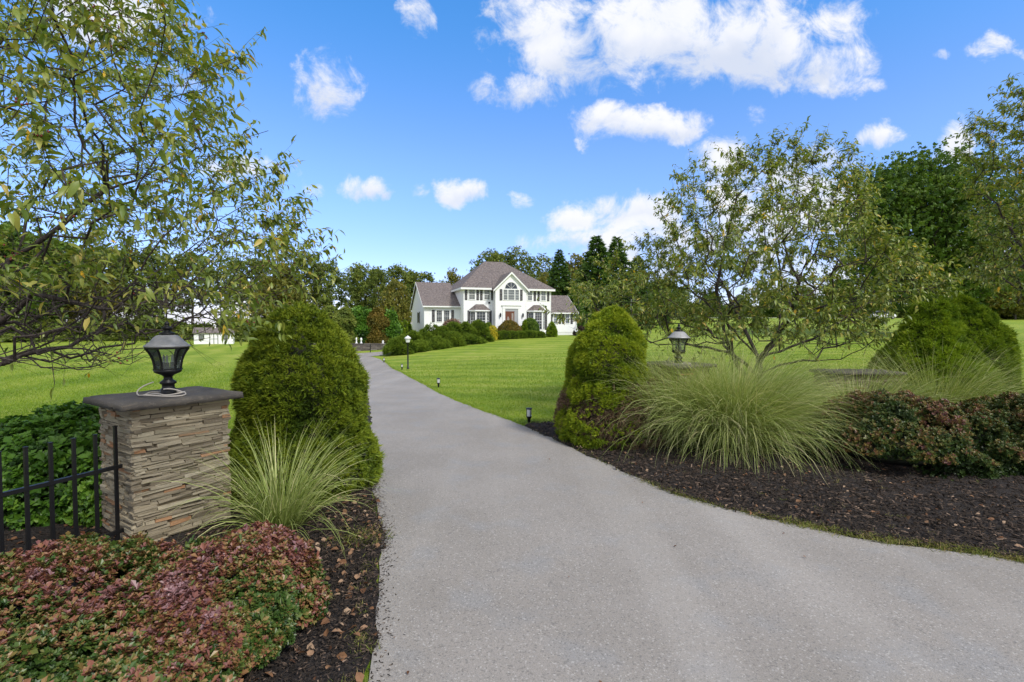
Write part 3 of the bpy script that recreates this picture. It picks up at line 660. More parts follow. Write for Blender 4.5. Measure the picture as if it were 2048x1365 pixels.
# denser where the frame shows it
w = np.where(px > 0, 1.0, .28); c = c[g.uniform(0, 1, len(c)) < w][:1500]
c2 = g.uniform(0, 1, (4200, 3))*np.array([4.6, 4.2, 1.0]) + np.array([-6.6, 3.0, 1.72]); x_, y_ = proj(c2); c2 = c2[(x_ > -60) & (x_ < np.interp(y_, [540, 640, 700, 740], [520, 470, 400, 220])) & (y_ > 560) & (y_ < 742) & (c2[:, 1] > 3.4)][:620]; c = np.concatenate([c, c2]); x_, y_ = proj(c); c = c[~((x_ > 265) & (x_ < 420) & (y_ > 640) & (c[:, 1] < 5.5))]
limbs = [(None, [b0, (-6.05, 4.95, .9), (-6.0, 5.0, 1.7)], .25),
         (1, [(-6.0, 5.0, 1.7), (-5.2, 4.9, 2.1), (-4.55, 4.75, 2.55), (-4.2, 4.7, 2.45), (-3.85, 4.7, 2.38), (-3.6, 4.75, 2.65), (-3.35, 4.8, 3.1), (-3.0, 4.9, 3.5)], .22),
         (1, [(-6.0, 5.0, 1.7), (-5.0, 5.0, 2.9), (-4.1, 5.1, 3.6), (-3.3, 5.3, 4.1), (-2.6, 5.4, 4.3)], .25),
         (1, [(-6.0, 5.0, 1.7), (-6.0, 5.2, 3.2), (-5.7, 5.3, 4.6), (-5.3, 5.4, 6.2), (-5.0, 5.5, 7.2)], .3),
         (1, [(-5.2, 4.9, 2.1), (-4.9, 4.4, 2.0), (-4.2, 3.9, 1.98), (-3.5, 3.75, 2.0)], .22),
         (1, [(-5.7, 5.3, 4.6), (-4.8, 4.6, 5.2), (-4.0, 4.2, 5.9)], .25),
         (1, [(-6.0, 5.0, 1.7), (-6.4, 4.0, 2.6), (-6.5, 3.0, 3.6)], .3), (1, [(-6.0, 5.0, 1.7), (-7.2, 5.8, 2.8), (-8.6, 6.3, 3.8)], .3)]
def lpleft(p):
    x_, y_ = proj(p); return np.where(y_ > 690, .04, np.where(y_ > 590, .10 + .45*(x_ > 420), np.where(y_ > 530, .45, .84)))
crab_tree('large crabapple tree overhanging the left stone pillar and lantern', b0, limbs, c, .100, 5400, 'crabapple trees by the entrance', 21, lpleft, .36, .0028, .10, 11, 420, leaf_long(.17, .05, .4), jit=.03, bf=.25, pw=.5)

# ---- the crabapple on the right-hand lawn
def round_crown(cx, cy, zr, rr, n, seed, shoot_jit=.25, hollow=.3):
    g = np.random.default_rng(seed); z = g.uniform(zr[0], zr[-1], n*6); Rz = np.interp(z, zr, rr); r = Rz*np.sqrt(g.uniform(hollow**2, 1, len(z))); a = g.uniform(0, 2*math.pi, len(z))
    lob = 1 + .17*np.sin(a*3+z*1.9+seed) + .15*np.sin(a*5-z*3.1+seed*2); k = g.uniform(0, 1, len(z)) < (Rz/max(rr))**2
    p = np.stack([cx + r*lob*np.cos(a), cy + r*lob*np.sin(a), z + g.normal(0, .1, len(z))], 1)[k]; return p[:n]
bx, by = 6.45, 13.0; b1 = np.array((bx, by, 0))
c = round_crown(bx+.3, by, [1.55, 1.9, 2.5, 3.0, 3.7, 4.5, 5.5, 6.4, 6.9], [3.2, 4.0, 4.7, 4.8, 4.3, 3.4, 2.6, 1.7, .8], 1350, 31)
L1 = [(None, [b1, (bx, by, .7), (bx-.02, by, 1.35)], .2),
      (1, [(bx, by, 1.35), (bx-.7, by-.1, 2.1), (bx-1.7, by-.2, 3.0), (bx-2.6, by-.3, 3.7)], .25), (1, [(bx, by, 1.35), (bx+.5, by, 2.0), (bx+.6, by+.1, 3.2), (bx+.35, by, 4.6), (bx+.2, by, 6.0)], .25),
      (1, [(bx, by, 1.35), (bx+1.1, by-.4, 1.9), (bx+2.4, by-.6, 2.8), (bx+3.2, by-.5, 3.4)], .25), (1, [(bx, by, .5), (bx-.55, by+.1, 1.2), (bx-.95, by, 2.1), (bx-1.1, by+.1, 3.2), (bx-.9, by, 4.5)], .25),
      (1, [(bx, by, .9), (bx-.9, by-.3, 1.55), (bx-2.0, by-.3, 1.75), (bx-2.5, by-.4, 1.95)], .25), (1, [(bx, by, 1.0), (bx+1.0, by-.2, 1.35), (bx+2.0, by-.2, 1.35), (bx+2.7, by-.3, 1.8)], .25),
      (1, [(bx+.5, by, 2.0), (bx+1.5, by+.8, 3.6), (bx+2.2, by+1.2, 5.0)], .25), (1, [(bx, by, 1.35), (bx-.1, by+1.2, 2.6), (bx-.2, by+2.0, 3.6)], .25), (1, [(bx, by, 1.35), (bx+.1, by-1.2, 2.4), (bx-.2, by-2.1, 3.2)], .25)]
x_, y_ = proj(c); c = c[(x_ < np.interp(y_, [250, 330, 450, 530, 560], [1660, 1720, 1740, 1860, 1880])) & ~((x_ > 1770) & (y_ > 590))]
lpr = lambda p: np.where(p[:, 2] < 1.9, .30, np.where(p[:, 2] < 2.3, .7, .88))
crab_tree('crabapple tree with forked bare lower branches standing behind the tallest fountain grass', b1, L1, c, .118, 6000, 'crabapple trees by the entrance', 33, lpr, .44, .0058, .13, 11, 150, leaf_long(.18, .05, .35), jit=.05, bf=.3, seg=.3)
# ---- the crabapple at the right edge
bx, by = 14.5, 12.4; b2 = np.array((bx, by, 0))
c = round_crown(bx, by, [2.6, 3.0, 3.6, 4.5, 5.8, 7.0, 8.0, 9.0], [2.4, 3.3, 3.9, 4.0, 3.7, 3.2, 2.3, 1.0], 1150, 47)
x_, y_ = proj(c); c = c[(x_ > np.interp(y_, [150, 260, 420, 560], [1990, 1915, 1950, 1915])) & ~((x_ < 2020) & (y_ > 580))]
L2 = [(None, [b2, (bx, by, .8), (bx, by, 1.6)], .25), (1, [(bx, by, 1.6), (bx-1, by, 2.6), (bx-2, by-.2, 4.0), (bx-2.6, by, 5.2)], .3), (1, [(bx, by, 1.6), (bx-.1, by, 3.8), (bx-.5, by, 6), (bx-.6, by, 7.6)], .3),
      (1, [(bx, by, 1.6), (bx+1.4, by, 3.2), (bx+2.2, by, 5)], .3), (1, [(bx, by, 1.2), (bx-.8, by-.3, 2.4), (bx-1.6, by-.5, 3.0)], .25), (1, [(bx, by, 1.6), (bx-.4, by-1.3, 3.0), (bx-.6, by-2.2, 4.2)], .3)]
crab_tree('crabapple tree at the right edge beyond the two far rounded spruces', b2, L2, c, .120, 5600, 'crabapple trees by the entrance', 49, lambda p: np.where(p[:, 2] < 2.4, .45, .85), .42, .0062, .15, 9, 0, leaf_long(.18, .05, .35), jit=.05, bf=.3, seg=.3)
# ------------------------------------------------------------------ far trees
LEAFCLUMP = [cluster_leaves(5, leaf_kite(.36, .5, .1, .1), 1.2, s, .1, .3) for s in (3, 4, 5)]
def deciduous(label, H, Rw, ntip, nleaf, lsize, mat, seed, trunkz=.25, shape='oval', open_=.5, trunkr=.22, multi=1, barkm='barkgrey'):
    g = np.random.default_rng(seed); t = thing('deciduous_tree', label, 'tree', (0, 0, 0), 0, None)
    z = g.uniform(trunkz, 1, ntip*5); Rz = {'oval': lambda u: np.sin(np.clip((u-trunkz)/(1-trunkz), 0, 1)**.8*math.pi)**.6, 'tall': lambda u: .35+.65*np.sin(np.clip((u-trunkz)/(1-trunkz), 0, 1)*math.pi)**.5,
         'round': lambda u: np.sqrt(np.clip(1-((u-trunkz)/(1-trunkz)*2-1)**2, 0, 1))}[shape](z)
    a = g.uniform(0, 2*math.pi, len(z)); r = Rw*Rz*np.sqrt(g.uniform(.1, 1, len(z)))*(1+.2*np.sin(3*a+seed)+.15*np.sin(5*a+z*9)); p = np.stack([r*np.cos(a), r*np.sin(a), z*H], 1)[g.uniform(0, 1, len(z)) < Rz**1.5+.08][:ntip]
    lines = [(None, [(0, 0, -.3), (0.1, 0, H*.3), (g.normal(0, .3), g.normal(0, .3), H*.6), (g.normal(0, .4), g.normal(0, .4), H*.85)], .8)]
    for i in range(multi-1):
        a_ = g.uniform(0, 6.28); lines.append((1, [(0, 0, .1), (math.cos(a_)*Rw*.3, math.sin(a_)*Rw*.3, H*.4), (math.cos(a_)*Rw*.5, math.sin(a_)*Rw*.5, H*.75)], .8))
    N, par = polyline_nodes(lines); P, par, cnt, tips = grow(N, par, p, .35, .9, .12, 0, seed)
    b = Buf(); branches(b, P, par, np.minimum(.020*cnt**.5, trunkr), 5); b.build('trunk', M[barkm], t, True)
    per = max(1, nleaf//len(tips)); lb = Buf(); T = P[np.array(tips)]
    ii = np.repeat(np.arange(len(T)), per); sp = Rw*.13*open_*2
    cp = T[ii] + g.normal(0, 1, (len(ii), 3))*np.array([sp, sp, sp*.6]); F = unit(g.normal(0, 1, cp.shape) + np.array([0, 0, .2])); ids = g.integers(0, 3, len(cp))
    cl = g.normal(0, .16, len(T))[ii]
    for k in range(3):
        s_ = ids == k; scatter(lb, LEAFCLUMP[k], cp[s_], F[s_], g.normal(0, 1, (s_.sum(), 3)), lsize*g.uniform(.6, 1.2, s_.sum()), np.clip(.5 + cl[s_] + g.normal(0, .1, s_.sum()), 0, 1))
    lb.build('crown', mat, t); t['h'] = H; return t
SPRIG = [tuft_needles(8, .8, .16, 40+i, .1) for i in range(3)]
def conifer(label, H, Rw, seed, mat, n=2600, size=.55, droop=-.25, power=.85, cat='tree', nm='conifer_tree'):
    g = np.random.default_rng(seed); t = thing(nm, label, cat, (0, 0, 0)); b = Buf(); b.tube([(0, 0, -.3), (0, 0, H*.5), (0, 0, H*.97)], [Rw*.07, Rw*.045, .02], 7); lb = Buf(); PP = []; FF = []; vv = []
    nb = 110
    for i in range(nb):
        u = (i/nb)**.9*.97 + .03; z = H*u; L = Rw*(1-u)**power*g.uniform(.75, 1.12) + .12; a = i*2.4 + g.uniform(-.3, .3); d = np.array([math.cos(a), math.sin(a), 0])
        e = np.array([0, 0, z]) + d*L + np.array([0, 0, droop*L]); b.tube([(0, 0, z), tuple(np.array([0, 0, z])*.4 + e*.6 + np.array([0, 0, .04*L])), tuple(e)], [.05*L/Rw+.01, .02, .006], 4)
        k = max(4, int(n/nb*(L/Rw*1.5))); s = np.sqrt(g.uniform(.06, 1, k)); sd = np.array([-d[1], d[0], 0]); wq = g.normal(0, .17, k)*L*(1-.3*s)
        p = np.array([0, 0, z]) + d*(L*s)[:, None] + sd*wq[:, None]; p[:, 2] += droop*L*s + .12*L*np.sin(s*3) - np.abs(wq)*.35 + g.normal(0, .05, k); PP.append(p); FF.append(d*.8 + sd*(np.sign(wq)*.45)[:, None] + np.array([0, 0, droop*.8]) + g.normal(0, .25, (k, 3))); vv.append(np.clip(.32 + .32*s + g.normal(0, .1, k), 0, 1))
    P = np.concatenate(PP); F = np.concatenate(FF); V = np.concatenate(vv); ids = g.integers(0, 3, len(P))
    for k in range(3):
        s_ = ids == k; scatter(lb, SPRIG[k], P[s_], F[s_], g.normal(0, 1, (s_.sum(), 3)), size*g.uniform(.7, 1.3, s_.sum()), V[s_])
    b.build('trunk', M['barkgrey'], t); lb.build('crown', mat, t); t['h'] = H; return t
used = set()
def place(proto, px, top, Y, label, group, wfac=1, rz=None, base=None):
    """stands a copy of proto with its top at the height seen over point px and distance Y"""
    X = (px-1024)/FPX*Y; z = float(gz(X, Y)); tp = at(px, top, Y)[2]; s = (tp - z)/proto['h']; rz = random.uniform(0, 6.28) if rz is None else rz
    if id(proto) in used: o = dup(proto, (X, Y, z), rz, (s*wfac, s*wfac, s))
    else:
        used.add(id(proto)); o = proto; o.location = (X, Y, z); o.rotation_euler = (0, 0, rz); o.scale = (s*wfac, s*wfac, s)
    o['label'] = label; o['category'] = 'tree'; o['group'] = group; return o
D1 = deciduous('', 14, 4.0, 190, 3000, .36, M['wood1'], 61, .18, 'tall', .55)
D2 = deciduous('', 15, 3.2, 150, 1800, .32, M['wood1'], 62, .30, 'tall', .5)
D3 = deciduous('', 12, 4.4, 210, 3800, .36, M['wood2'], 63, .12, 'oval', .6)
D4 = deciduous('', 16, 3.6, 170, 1500, .30, M['wood1'], 64, .35, 'oval', .45, multi=2)
D5 = deciduous('', 11, 4.6, 240, 5200, .40, M['maple'], 65, .10, 'round', .6)
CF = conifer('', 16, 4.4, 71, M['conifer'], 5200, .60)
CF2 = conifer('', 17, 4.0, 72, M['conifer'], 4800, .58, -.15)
W = 'woodland trees behind the lawns'
far = [ # proto, px, top py, Y, width factor, words
 (D5, 20, 450, 74, 1.0, 'dense dark tree at the left edge of the far tree line'), (D1, 95, 480, 84, 1, 'tall dark tree behind the upper branches of the left crabapple'), (D3, 165, 505, 80, 1, 'yellowish green tree in the left wood'),
 (D2, 225, 490, 88, 1.1, 'slender dark tree left of the shed'), (D1, 285, 500, 86, 1, 'bushy dark tree behind the stone pillar lantern'), (D4, 335, 508, 90, 1, 'thin two-stemmed tree just left of the shed'), (D2, 385, 505, 92, 1.2, 'thin tree rising directly behind the shed'),
 (D4, 450, 500, 90, 1.1, 'open two-stemmed tree right of the shed'), (D2, 505, 512, 88, 1.1, 'thin airy tree left of the big spruce top'), (D3, 560, 522, 84, .9, 'yellowish tree behind the tip of the left crabapple'), (D1, 612, 508, 86, .9, 'dark tree above the big rounded spruce'),
 (D2, 655, 520, 90, 1, 'thin tree above the far hedge end'), (D4, 702, 538, 96, 1.2, 'two-stemmed tree over the dark leafy hedge'), (D1, 728, 532, 88, .9, 'brownish tree left of the ivy covered trunk'), (D2, 757, 535, 84, .8, 'narrow ivy covered tree in the gap left of the house'),
 (D3, 790, 560, 80, .7, 'yellow green tree low beside the left gable'), (D1, 800, 534, 90, .9, 'spreading green tree left of the house gable'), (D2, 838, 540, 92, 1.2, 'tree spreading over the garage wing roof'), (D3, 908, 540, 100, .55, 'rust coloured tree behind the roof valley'),
 (D4, 885, 560, 104, 1, 'thin tree behind the garage roof'), (D4, 978, 498, 100, 1.1, 'tall tree left behind the roof ridge'), (D2, 1002, 502, 104, 1.1, 'tall dark tree behind the roof ridge'), (D4, 1034, 492, 102, 1.1, 'tallest thin tree right behind the ridge'), (D4, 1082, 508, 106, 1.2, 'pale thin tree between the house and the conifers'),
 (D2, 1060, 548, 96, 1.3, 'low dark tree over the right hip of the roof'), (D3, 1088, 548, 92, .75, 'brownish tree beside the right roof slope'), (D3, 1150, 512, 96, .8, 'light green tree between the two dark conifers'),
 (CF2, 1118, 500, 84, 1.25, 'slim dark conifer behind the right house wing'), (CF, 1192, 472, 82, 1.5, 'tallest dark conifer right of the house'), (CF2, 1232, 474, 84, 1.55, 'broad dark conifer next to the flagpole'), (CF, 1272, 515, 80, 1.5, 'lower dark conifer right of the flagpole'),
 (D5, 1322, 560, 84, .9, 'round dark tree behind the right lantern'), (D1, 1362, 575, 92, .9, 'low tree over the roadside lawn'), (D5, 1420, 585, 104, .9, 'round tree left behind the crabapple trunk'), (D1, 1478, 590, 110, .9, 'dark tree behind the crabapple trunk'),
 (D5, 1545, 580, 108, 1, 'broad tree right behind the crabapple trunk'), (D3, 1610, 575, 104, 1, 'yellow green tree beyond the right lawn'), (D5, 1680, 560, 98, 1, 'broad dark tree left of the big maple'), (D1, 1750, 560, 100, 1, 'tree under the left side of the big maple'),
 (D5, 1960, 540, 90, 1.2, 'dense tree right of the big maple'), (D3, 2030, 530, 84, 1, 'tree at the far right edge of the lawn'), (D5, 2100, 500, 88, 1.2, 'dense tree beyond the right edge'), (D5, -60, 520, 80, 1.2, 'dense tree beyond the left edge')]
for p_, px_, tp_, Y_, wf, lb_ in far: place(p_, px_, tp_, Y_, lb_, W, wf)
MP = deciduous('', 15, 6.2, 480, 19000, .25, M['maple'], 81, .16, 'round', .62, .35, barkm='bark')
place(MP, 1842, 322, 44, 'big round dark green maple standing behind the right crabapples', None, 1.0)
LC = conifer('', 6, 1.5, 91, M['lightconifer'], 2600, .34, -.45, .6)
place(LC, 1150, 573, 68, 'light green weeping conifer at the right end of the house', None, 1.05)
for i, (px_, tp_, Y_, lb_) in enumerate([(1292, 600, 66, 'dark spreading evergreen edging the right lawn'), (1330, 612, 70, 'low dark evergreen at the head of the roadside lawn')]): place(CF, px_, tp_, Y_, lb_, W, 1.5)
# understory shrubs below the wood
BR = [cluster_leaves(7, leaf_kite(.32, .5, .08, .1), 1.1, s, .12, .5) for s in (21, 22)]
def blob(h): return math.sqrt(max(0, 1-(h*1.02)**2.4))*(1.0 if h > .12 else .8+h*1.7)
US = shrub('understory_shrub', '', 'shrub', 0, 0, 3.0, lambda h: 3.1*blob(h), 2600, .42, M['wood1'], 60, .5, 1, .8, 101, BR, .5, .9, group='understory shrubs along the wood', z=0)
ush = [(-20, 76), (60, 74), (140, 76), (215, 78), (300, 82), (375, 86), (478, 78), (545, 76), (610, 78), (672, 80), (735, 82), (1310, 96), (1385, 112), (1450, 114), (1520, 116), (1590, 112), (1660, 108), (1740, 108), (1820, 104), (1900, 98), (1990, 94), (2070, 88)]
uw = ['at the left edge of the far lawn', 'below the dark trees at the far left', 'under the yellowish tree of the left wood', 'under the slender tree left of the shed', 'close left of the shed', 'behind the shed', 'dark and close right of the shed', 'beside the forked trunks right of the shed', 'left behind the big spruce', 'behind the tip of the big spruce', 'behind the leafy hedge',
      'right of the dark conifers', 'at the roadside left of the crabapple', 'left behind the crabapple crown', 'directly behind the crabapple trunk', 'right behind the crabapple trunk', 'over the lawn right of the crabapple', 'near the parked white car', 'right of the parked white car', 'behind the far rounded spruces', 'under the right edge crabapple', 'beyond the right edge']
for i, ((px_, Y_), w_) in enumerate(zip(ush, uw)):
    X_ = (px_-1024)/FPX*Y_; zz = float(gz(X_, Y_))-.2; s_ = random.uniform(.85, 1.15); lab = 'dark shrubby undergrowth ' + w_
    if i == 0: US.location = (X_, Y_, zz); US['label'] = lab; US.scale = (1.2, 1.2, .95)
    else: dup(US, (X_, Y_, zz), random.uniform(0, 6), (s_*1.25, s_*1.25, s_), lab)

# ------------------------------------------------------------------ shrubs near the gate
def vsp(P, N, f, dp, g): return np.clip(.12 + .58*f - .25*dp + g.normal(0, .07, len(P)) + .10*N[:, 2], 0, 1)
prof1 = lambda h: 1.0*(1 - max(0, (h-.16)/.84)**1.75)**.85*(.90 + .1*min(1, h/.12))
SPRG = 'rounded dwarf spruces'
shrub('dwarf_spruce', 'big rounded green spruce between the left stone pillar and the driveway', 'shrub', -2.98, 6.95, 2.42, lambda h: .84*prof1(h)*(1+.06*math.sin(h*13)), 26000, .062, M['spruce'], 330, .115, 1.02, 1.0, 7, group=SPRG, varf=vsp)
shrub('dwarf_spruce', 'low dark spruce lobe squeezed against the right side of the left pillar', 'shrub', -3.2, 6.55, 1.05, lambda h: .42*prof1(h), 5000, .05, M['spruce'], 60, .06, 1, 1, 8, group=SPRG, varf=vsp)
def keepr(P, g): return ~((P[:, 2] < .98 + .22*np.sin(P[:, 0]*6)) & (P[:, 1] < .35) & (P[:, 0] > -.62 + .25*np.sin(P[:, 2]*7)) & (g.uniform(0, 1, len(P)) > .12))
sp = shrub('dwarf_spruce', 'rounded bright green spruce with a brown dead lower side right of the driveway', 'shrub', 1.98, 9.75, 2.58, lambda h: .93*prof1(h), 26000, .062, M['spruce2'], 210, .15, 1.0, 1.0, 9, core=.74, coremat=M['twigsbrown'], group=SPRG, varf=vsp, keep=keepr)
P, N, f, g = lumpy(16000, lambda h: .90*prof1(h), 2.5, 1, 1, 150, .16, 19); k = P[:, 2] < 1.25; P, N = P[k], N[k]
db = Buf(); scatter(db, NEEDLE[0], P[::2], unit(N[::2]+g.normal(0, .5, N[::2].shape)-np.array([0, 0, .3])), g.normal(0, 1, N[::2].shape), .085, g.uniform(.1, .9, len(P[::2])))
for i in range(110):
    a = g.uniform(math.pi*1.05, math.pi*2); r = g.uniform(.35, .8); p0 = np.array([.12*math.cos(a), .12*math.sin(a), g.uniform(.2, 1.1)]); p1 = np.array([r*math.cos(a), r*math.sin(a), g.uniform(.05, 1.2)])
    db.tube([p0, (p0+p1)/2 + g.normal(0, .06, 3), p1, p1 + np.array([math.cos(a)*.1, math.sin(a)*.1, g.uniform(-.15, .1)])], [.010, .007, .005, .002], 4, g.uniform(.3, 1))
db.build('dead_twigs', M['deadneedle'], sp)
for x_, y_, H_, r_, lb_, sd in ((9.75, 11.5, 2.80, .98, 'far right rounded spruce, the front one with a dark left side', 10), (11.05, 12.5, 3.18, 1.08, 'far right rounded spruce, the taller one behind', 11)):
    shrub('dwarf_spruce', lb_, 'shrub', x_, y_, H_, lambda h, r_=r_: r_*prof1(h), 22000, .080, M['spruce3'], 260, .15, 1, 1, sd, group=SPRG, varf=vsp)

BARB = [cluster_leaves(9, leaf_kite(.27, .66, .05, .10), 1.0, s, .10, .55) for s in (51, 52, 53)]
vshift = [.0]
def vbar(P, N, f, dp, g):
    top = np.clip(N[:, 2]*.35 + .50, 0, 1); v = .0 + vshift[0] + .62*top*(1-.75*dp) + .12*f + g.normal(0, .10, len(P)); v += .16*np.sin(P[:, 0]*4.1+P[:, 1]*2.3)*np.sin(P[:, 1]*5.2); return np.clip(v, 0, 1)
def mound(h): return (1-max(0, h)**2.6)**.5*(.80+.2*min(1, h/.25))
BG = 'barberry bushes'
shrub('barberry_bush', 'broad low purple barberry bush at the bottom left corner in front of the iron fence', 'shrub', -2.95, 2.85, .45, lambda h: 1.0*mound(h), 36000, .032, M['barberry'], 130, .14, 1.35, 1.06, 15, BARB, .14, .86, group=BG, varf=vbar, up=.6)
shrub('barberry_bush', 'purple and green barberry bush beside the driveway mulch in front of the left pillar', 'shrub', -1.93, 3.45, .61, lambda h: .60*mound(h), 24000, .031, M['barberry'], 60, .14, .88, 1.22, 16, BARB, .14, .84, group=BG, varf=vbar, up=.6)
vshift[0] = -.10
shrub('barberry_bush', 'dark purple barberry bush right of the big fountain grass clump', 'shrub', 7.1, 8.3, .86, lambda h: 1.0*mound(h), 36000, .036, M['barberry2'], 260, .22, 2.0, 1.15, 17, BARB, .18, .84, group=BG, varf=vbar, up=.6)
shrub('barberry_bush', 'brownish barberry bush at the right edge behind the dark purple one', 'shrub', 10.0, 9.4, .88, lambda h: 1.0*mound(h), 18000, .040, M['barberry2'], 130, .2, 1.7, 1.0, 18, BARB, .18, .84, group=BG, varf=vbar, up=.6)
HG = [cluster_leaves(6, leaf_kite(.36, .5, .06, .12), 1.1, s, .12, .45) for s in (55, 56)]
shrub('leafy_hedge', 'bright green leafy hedge behind the black iron fence', 'hedge', -5.75, 6.15, 1.12, lambda h: 1.0*mound(h), 10000, .062, M['hedgegreen'], 170, .12, 1.25, .85, 19, HG, .30, .7, varf=lambda P, N, f, dp, g: np.clip(.25+.35*f+g.normal(0, .14, len(P)), 0, 1))
shrub('leafy_bush', 'small bright leafy bush between the last fence bars and the left pillar', 'shrub', -4.62, 5.72, .80, lambda h: .33*mound(h), 1500, .055, M['hedgegreen'], 30, .08, 1, .9, 20, HG, .15, .6, varf=lambda P, N, f, dp, g: np.clip(.45+.35*f+g.normal(0, .14, len(P)), 0, 1))

def grass_clump(label, x, y, n, length, rb, seed, lean=(0, 0), kk=(.5, 1.5), w=.0075, t0=.55, drop=1.0):
    g = np.random.default_rng(seed); t = thing('fountain_grass', label, 'ornamental grass', (x, y, float(gz(x, y))), 0, 'fountain grass clumps'); K = 9
    a = g.uniform(0, 2*math.pi, n); rr = rb*np.sqrt(g.uniform(0, 1, n)); base = np.stack([rr*np.cos(a), rr*np.sin(a), np.zeros(n)], 1)
    ad = a + g.normal(0, .5, n); th0 = np.abs(g.normal(0, t0*.55, n)) + rr/rb*t0*.35; L = length*g.uniform(.55, 1.12, n); curve = g.uniform(kk[0], kk[1], n)*(.5+th0)*drop; kink = g.uniform(0, 1, n) < .08; curve[kink] += g.uniform(.6, 1.6, kink.sum())
    D = np.stack([np.cos(ad) + lean[0], np.sin(ad) + lean[1]], 1); D /= np.linalg.norm(D, axis=1)[:, None]; pts = [base]; s = np.linspace(0, 1, K)
    for k in range(1, K):
        th = th0 + curve*s[k]**1.8; dl = L/(K-1); pts.append(pts[-1] + np.stack([D[:, 0]*np.sin(th)*dl, D[:, 1]*np.sin(th)*dl, np.cos(th)*dl], 1))
    P = np.stack(pts, 1); P[..., 2] = np.maximum(P[..., 2], .012 + g.uniform(0, .03, n)[:, None]); tw = g.normal(0, .8, n); side = np.stack([-D[:, 1]*np.cos(tw), D[:, 0]*np.cos(tw), np.sin(tw)], 1)
    ww = w*g.uniform(.6, 1.3, n)[:, None]*np.interp(s, [0, .15, .6, 1], [.8, 1, .8, .05])[None]; A = P - side[:, None]*ww[..., None]*.5; B = P + side[:, None]*ww[..., None]*.5
    v = np.stack([A, B], 2).reshape(-1, 3); j = np.arange(K-1)*2; q = np.stack([j, j+1, j+3, j+2], 1); v0 = np.clip(g.normal(.52, .17, n), 0, 1); straw = g.uniform(0, 1, n) < .12; v0[straw] = g.uniform(.85, 1, straw.sum())
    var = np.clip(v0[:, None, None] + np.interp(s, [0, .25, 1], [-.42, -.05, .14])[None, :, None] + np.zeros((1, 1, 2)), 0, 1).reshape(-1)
    b = Buf(); b.add(v, (q[None] + (np.arange(n)*K*2)[:, None, None]).reshape(-1, 4), None, var); b.build('blades', M['grassblade'], t)
    return t
grass_clump('small fountain grass clump arching beside the left stone pillar', -2.5, 5.35, 620, 1.28, .17, 201, (.35, -.1), (.5, 1.6), .0085, .62)
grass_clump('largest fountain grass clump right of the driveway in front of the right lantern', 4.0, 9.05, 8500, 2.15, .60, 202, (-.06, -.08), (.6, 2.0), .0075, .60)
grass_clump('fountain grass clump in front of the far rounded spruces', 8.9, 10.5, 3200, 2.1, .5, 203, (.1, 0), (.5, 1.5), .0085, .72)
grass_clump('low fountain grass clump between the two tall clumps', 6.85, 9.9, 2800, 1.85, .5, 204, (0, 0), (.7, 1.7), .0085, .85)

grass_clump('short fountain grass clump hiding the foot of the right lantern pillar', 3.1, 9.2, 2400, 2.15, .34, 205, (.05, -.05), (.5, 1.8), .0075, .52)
# ------------------------------------------------------------------ mulch chips, litter, weeds, turf blades
def scatter_flat(poly, n, box, g):
    x = g.uniform(box[0], box[1], n); y = g.uniform(box[2], box[3], n); k = inside(poly, x, y); return x[k], y[k]
g = np.random.default_rng(77)
chip = (np.array([(-.16, 0, 0), (.16, .05, .02), (.12, 1, .03), (-.14, .95, 0), (0, .5, .12)], float), E4, np.array([(0, 1, 4), (1, 2, 4), (2, 3, 4), (3, 0, 4)]), np.zeros(5))
cb = Buf()
for poly, n, bx_ in ((LBED, 46000, (-3.4, -.4, 1.6, 7)), (RBED, 140000, (-1, 9, 3.2, 12)), (LBED, 12000, (-7, -3, 3, 8))):
    x, y = scatter_flat(poly, n, bx_, g); dd = np.hypot(x, y); k = g.uniform(0, 1, len(x)) < np.clip((4.5/dd)**1.3, .12, 1); x, y, dd = x[k], y[k], dd[k]
    z = gz(x, y) + .05 + g.uniform(0, .02, len(x)); F = np.stack([g.normal(0, 1, len(x)), g.normal(0, 1, len(x)), g.normal(0, .22, len(x))], 1)
    scatter(cb, chip, np.stack([x, y, z], 1), F, np.tile([0, 0, 1.], (len(x), 1)) + g.normal(0, .3, (len(x), 3)), .037*g.uniform(.35, 1.2, len(x))*np.clip(dd/4.5, .7, 1.6), g.beta(1.6, 2.4, len(x)))
# chips spilled on the asphalt edge
E = resample(Ledge[6:15], 500); i = (g.beta(1.2, 2.6, 1500)*499).astype(int); x = E[i, 0] + np.abs(g.normal(0, .07, 1500)); y = E[i, 1] + g.normal(0, .04, 1500)
scatter(cb, chip, np.stack([x, y, gz(x, y)+.026], 1), np.stack([g.normal(0, 1, 1500), g.normal(0, 1, 1500), np.zeros(1500)], 1), np.tile([0, 0, 1.], (1500, 1)), .026*g.uniform(.3, 1, 1500), g.beta(1.5, 2.5, 1500))
tag(cb.build('bark_mulch_chips', M['chips']), 'dark bark chips covering both planting beds', 'bark chips', kind='stuff')
lb = Buf(); lt = leaf_long(.36, .10, .35)
for poly, n, bx_, s_ in ((LBED, 900, (-3.2, -.5, 1.8, 6.5), .075), (RBED, 620, (1, 8, 3.5, 9), .06), (LBED, 500, (-6.5, -3.9, 3.8, 6.2), .08)):
    x, y = scatter_flat(poly, n, bx_, g); z = gz(x, y) + .065
    scatter(lb, lt, np.stack([x, y, z], 1), np.stack([g.normal(0, 1, len(x)), g.normal(0, 1, len(x)), g.normal(0, .25, len(x))], 1), np.tile([0, 0, 1.], (len(x), 1)) + g.normal(0, .5, (len(x), 3)), s_*g.uniform(.4, 1.1, len(x)), g.uniform(0, 1, len(x)))
x, y = g.uniform(-1.3, 5, 40), g.uniform(2.8, 12, 40); k = inside(DRIVE, x, y); x, y = x[k], y[k]
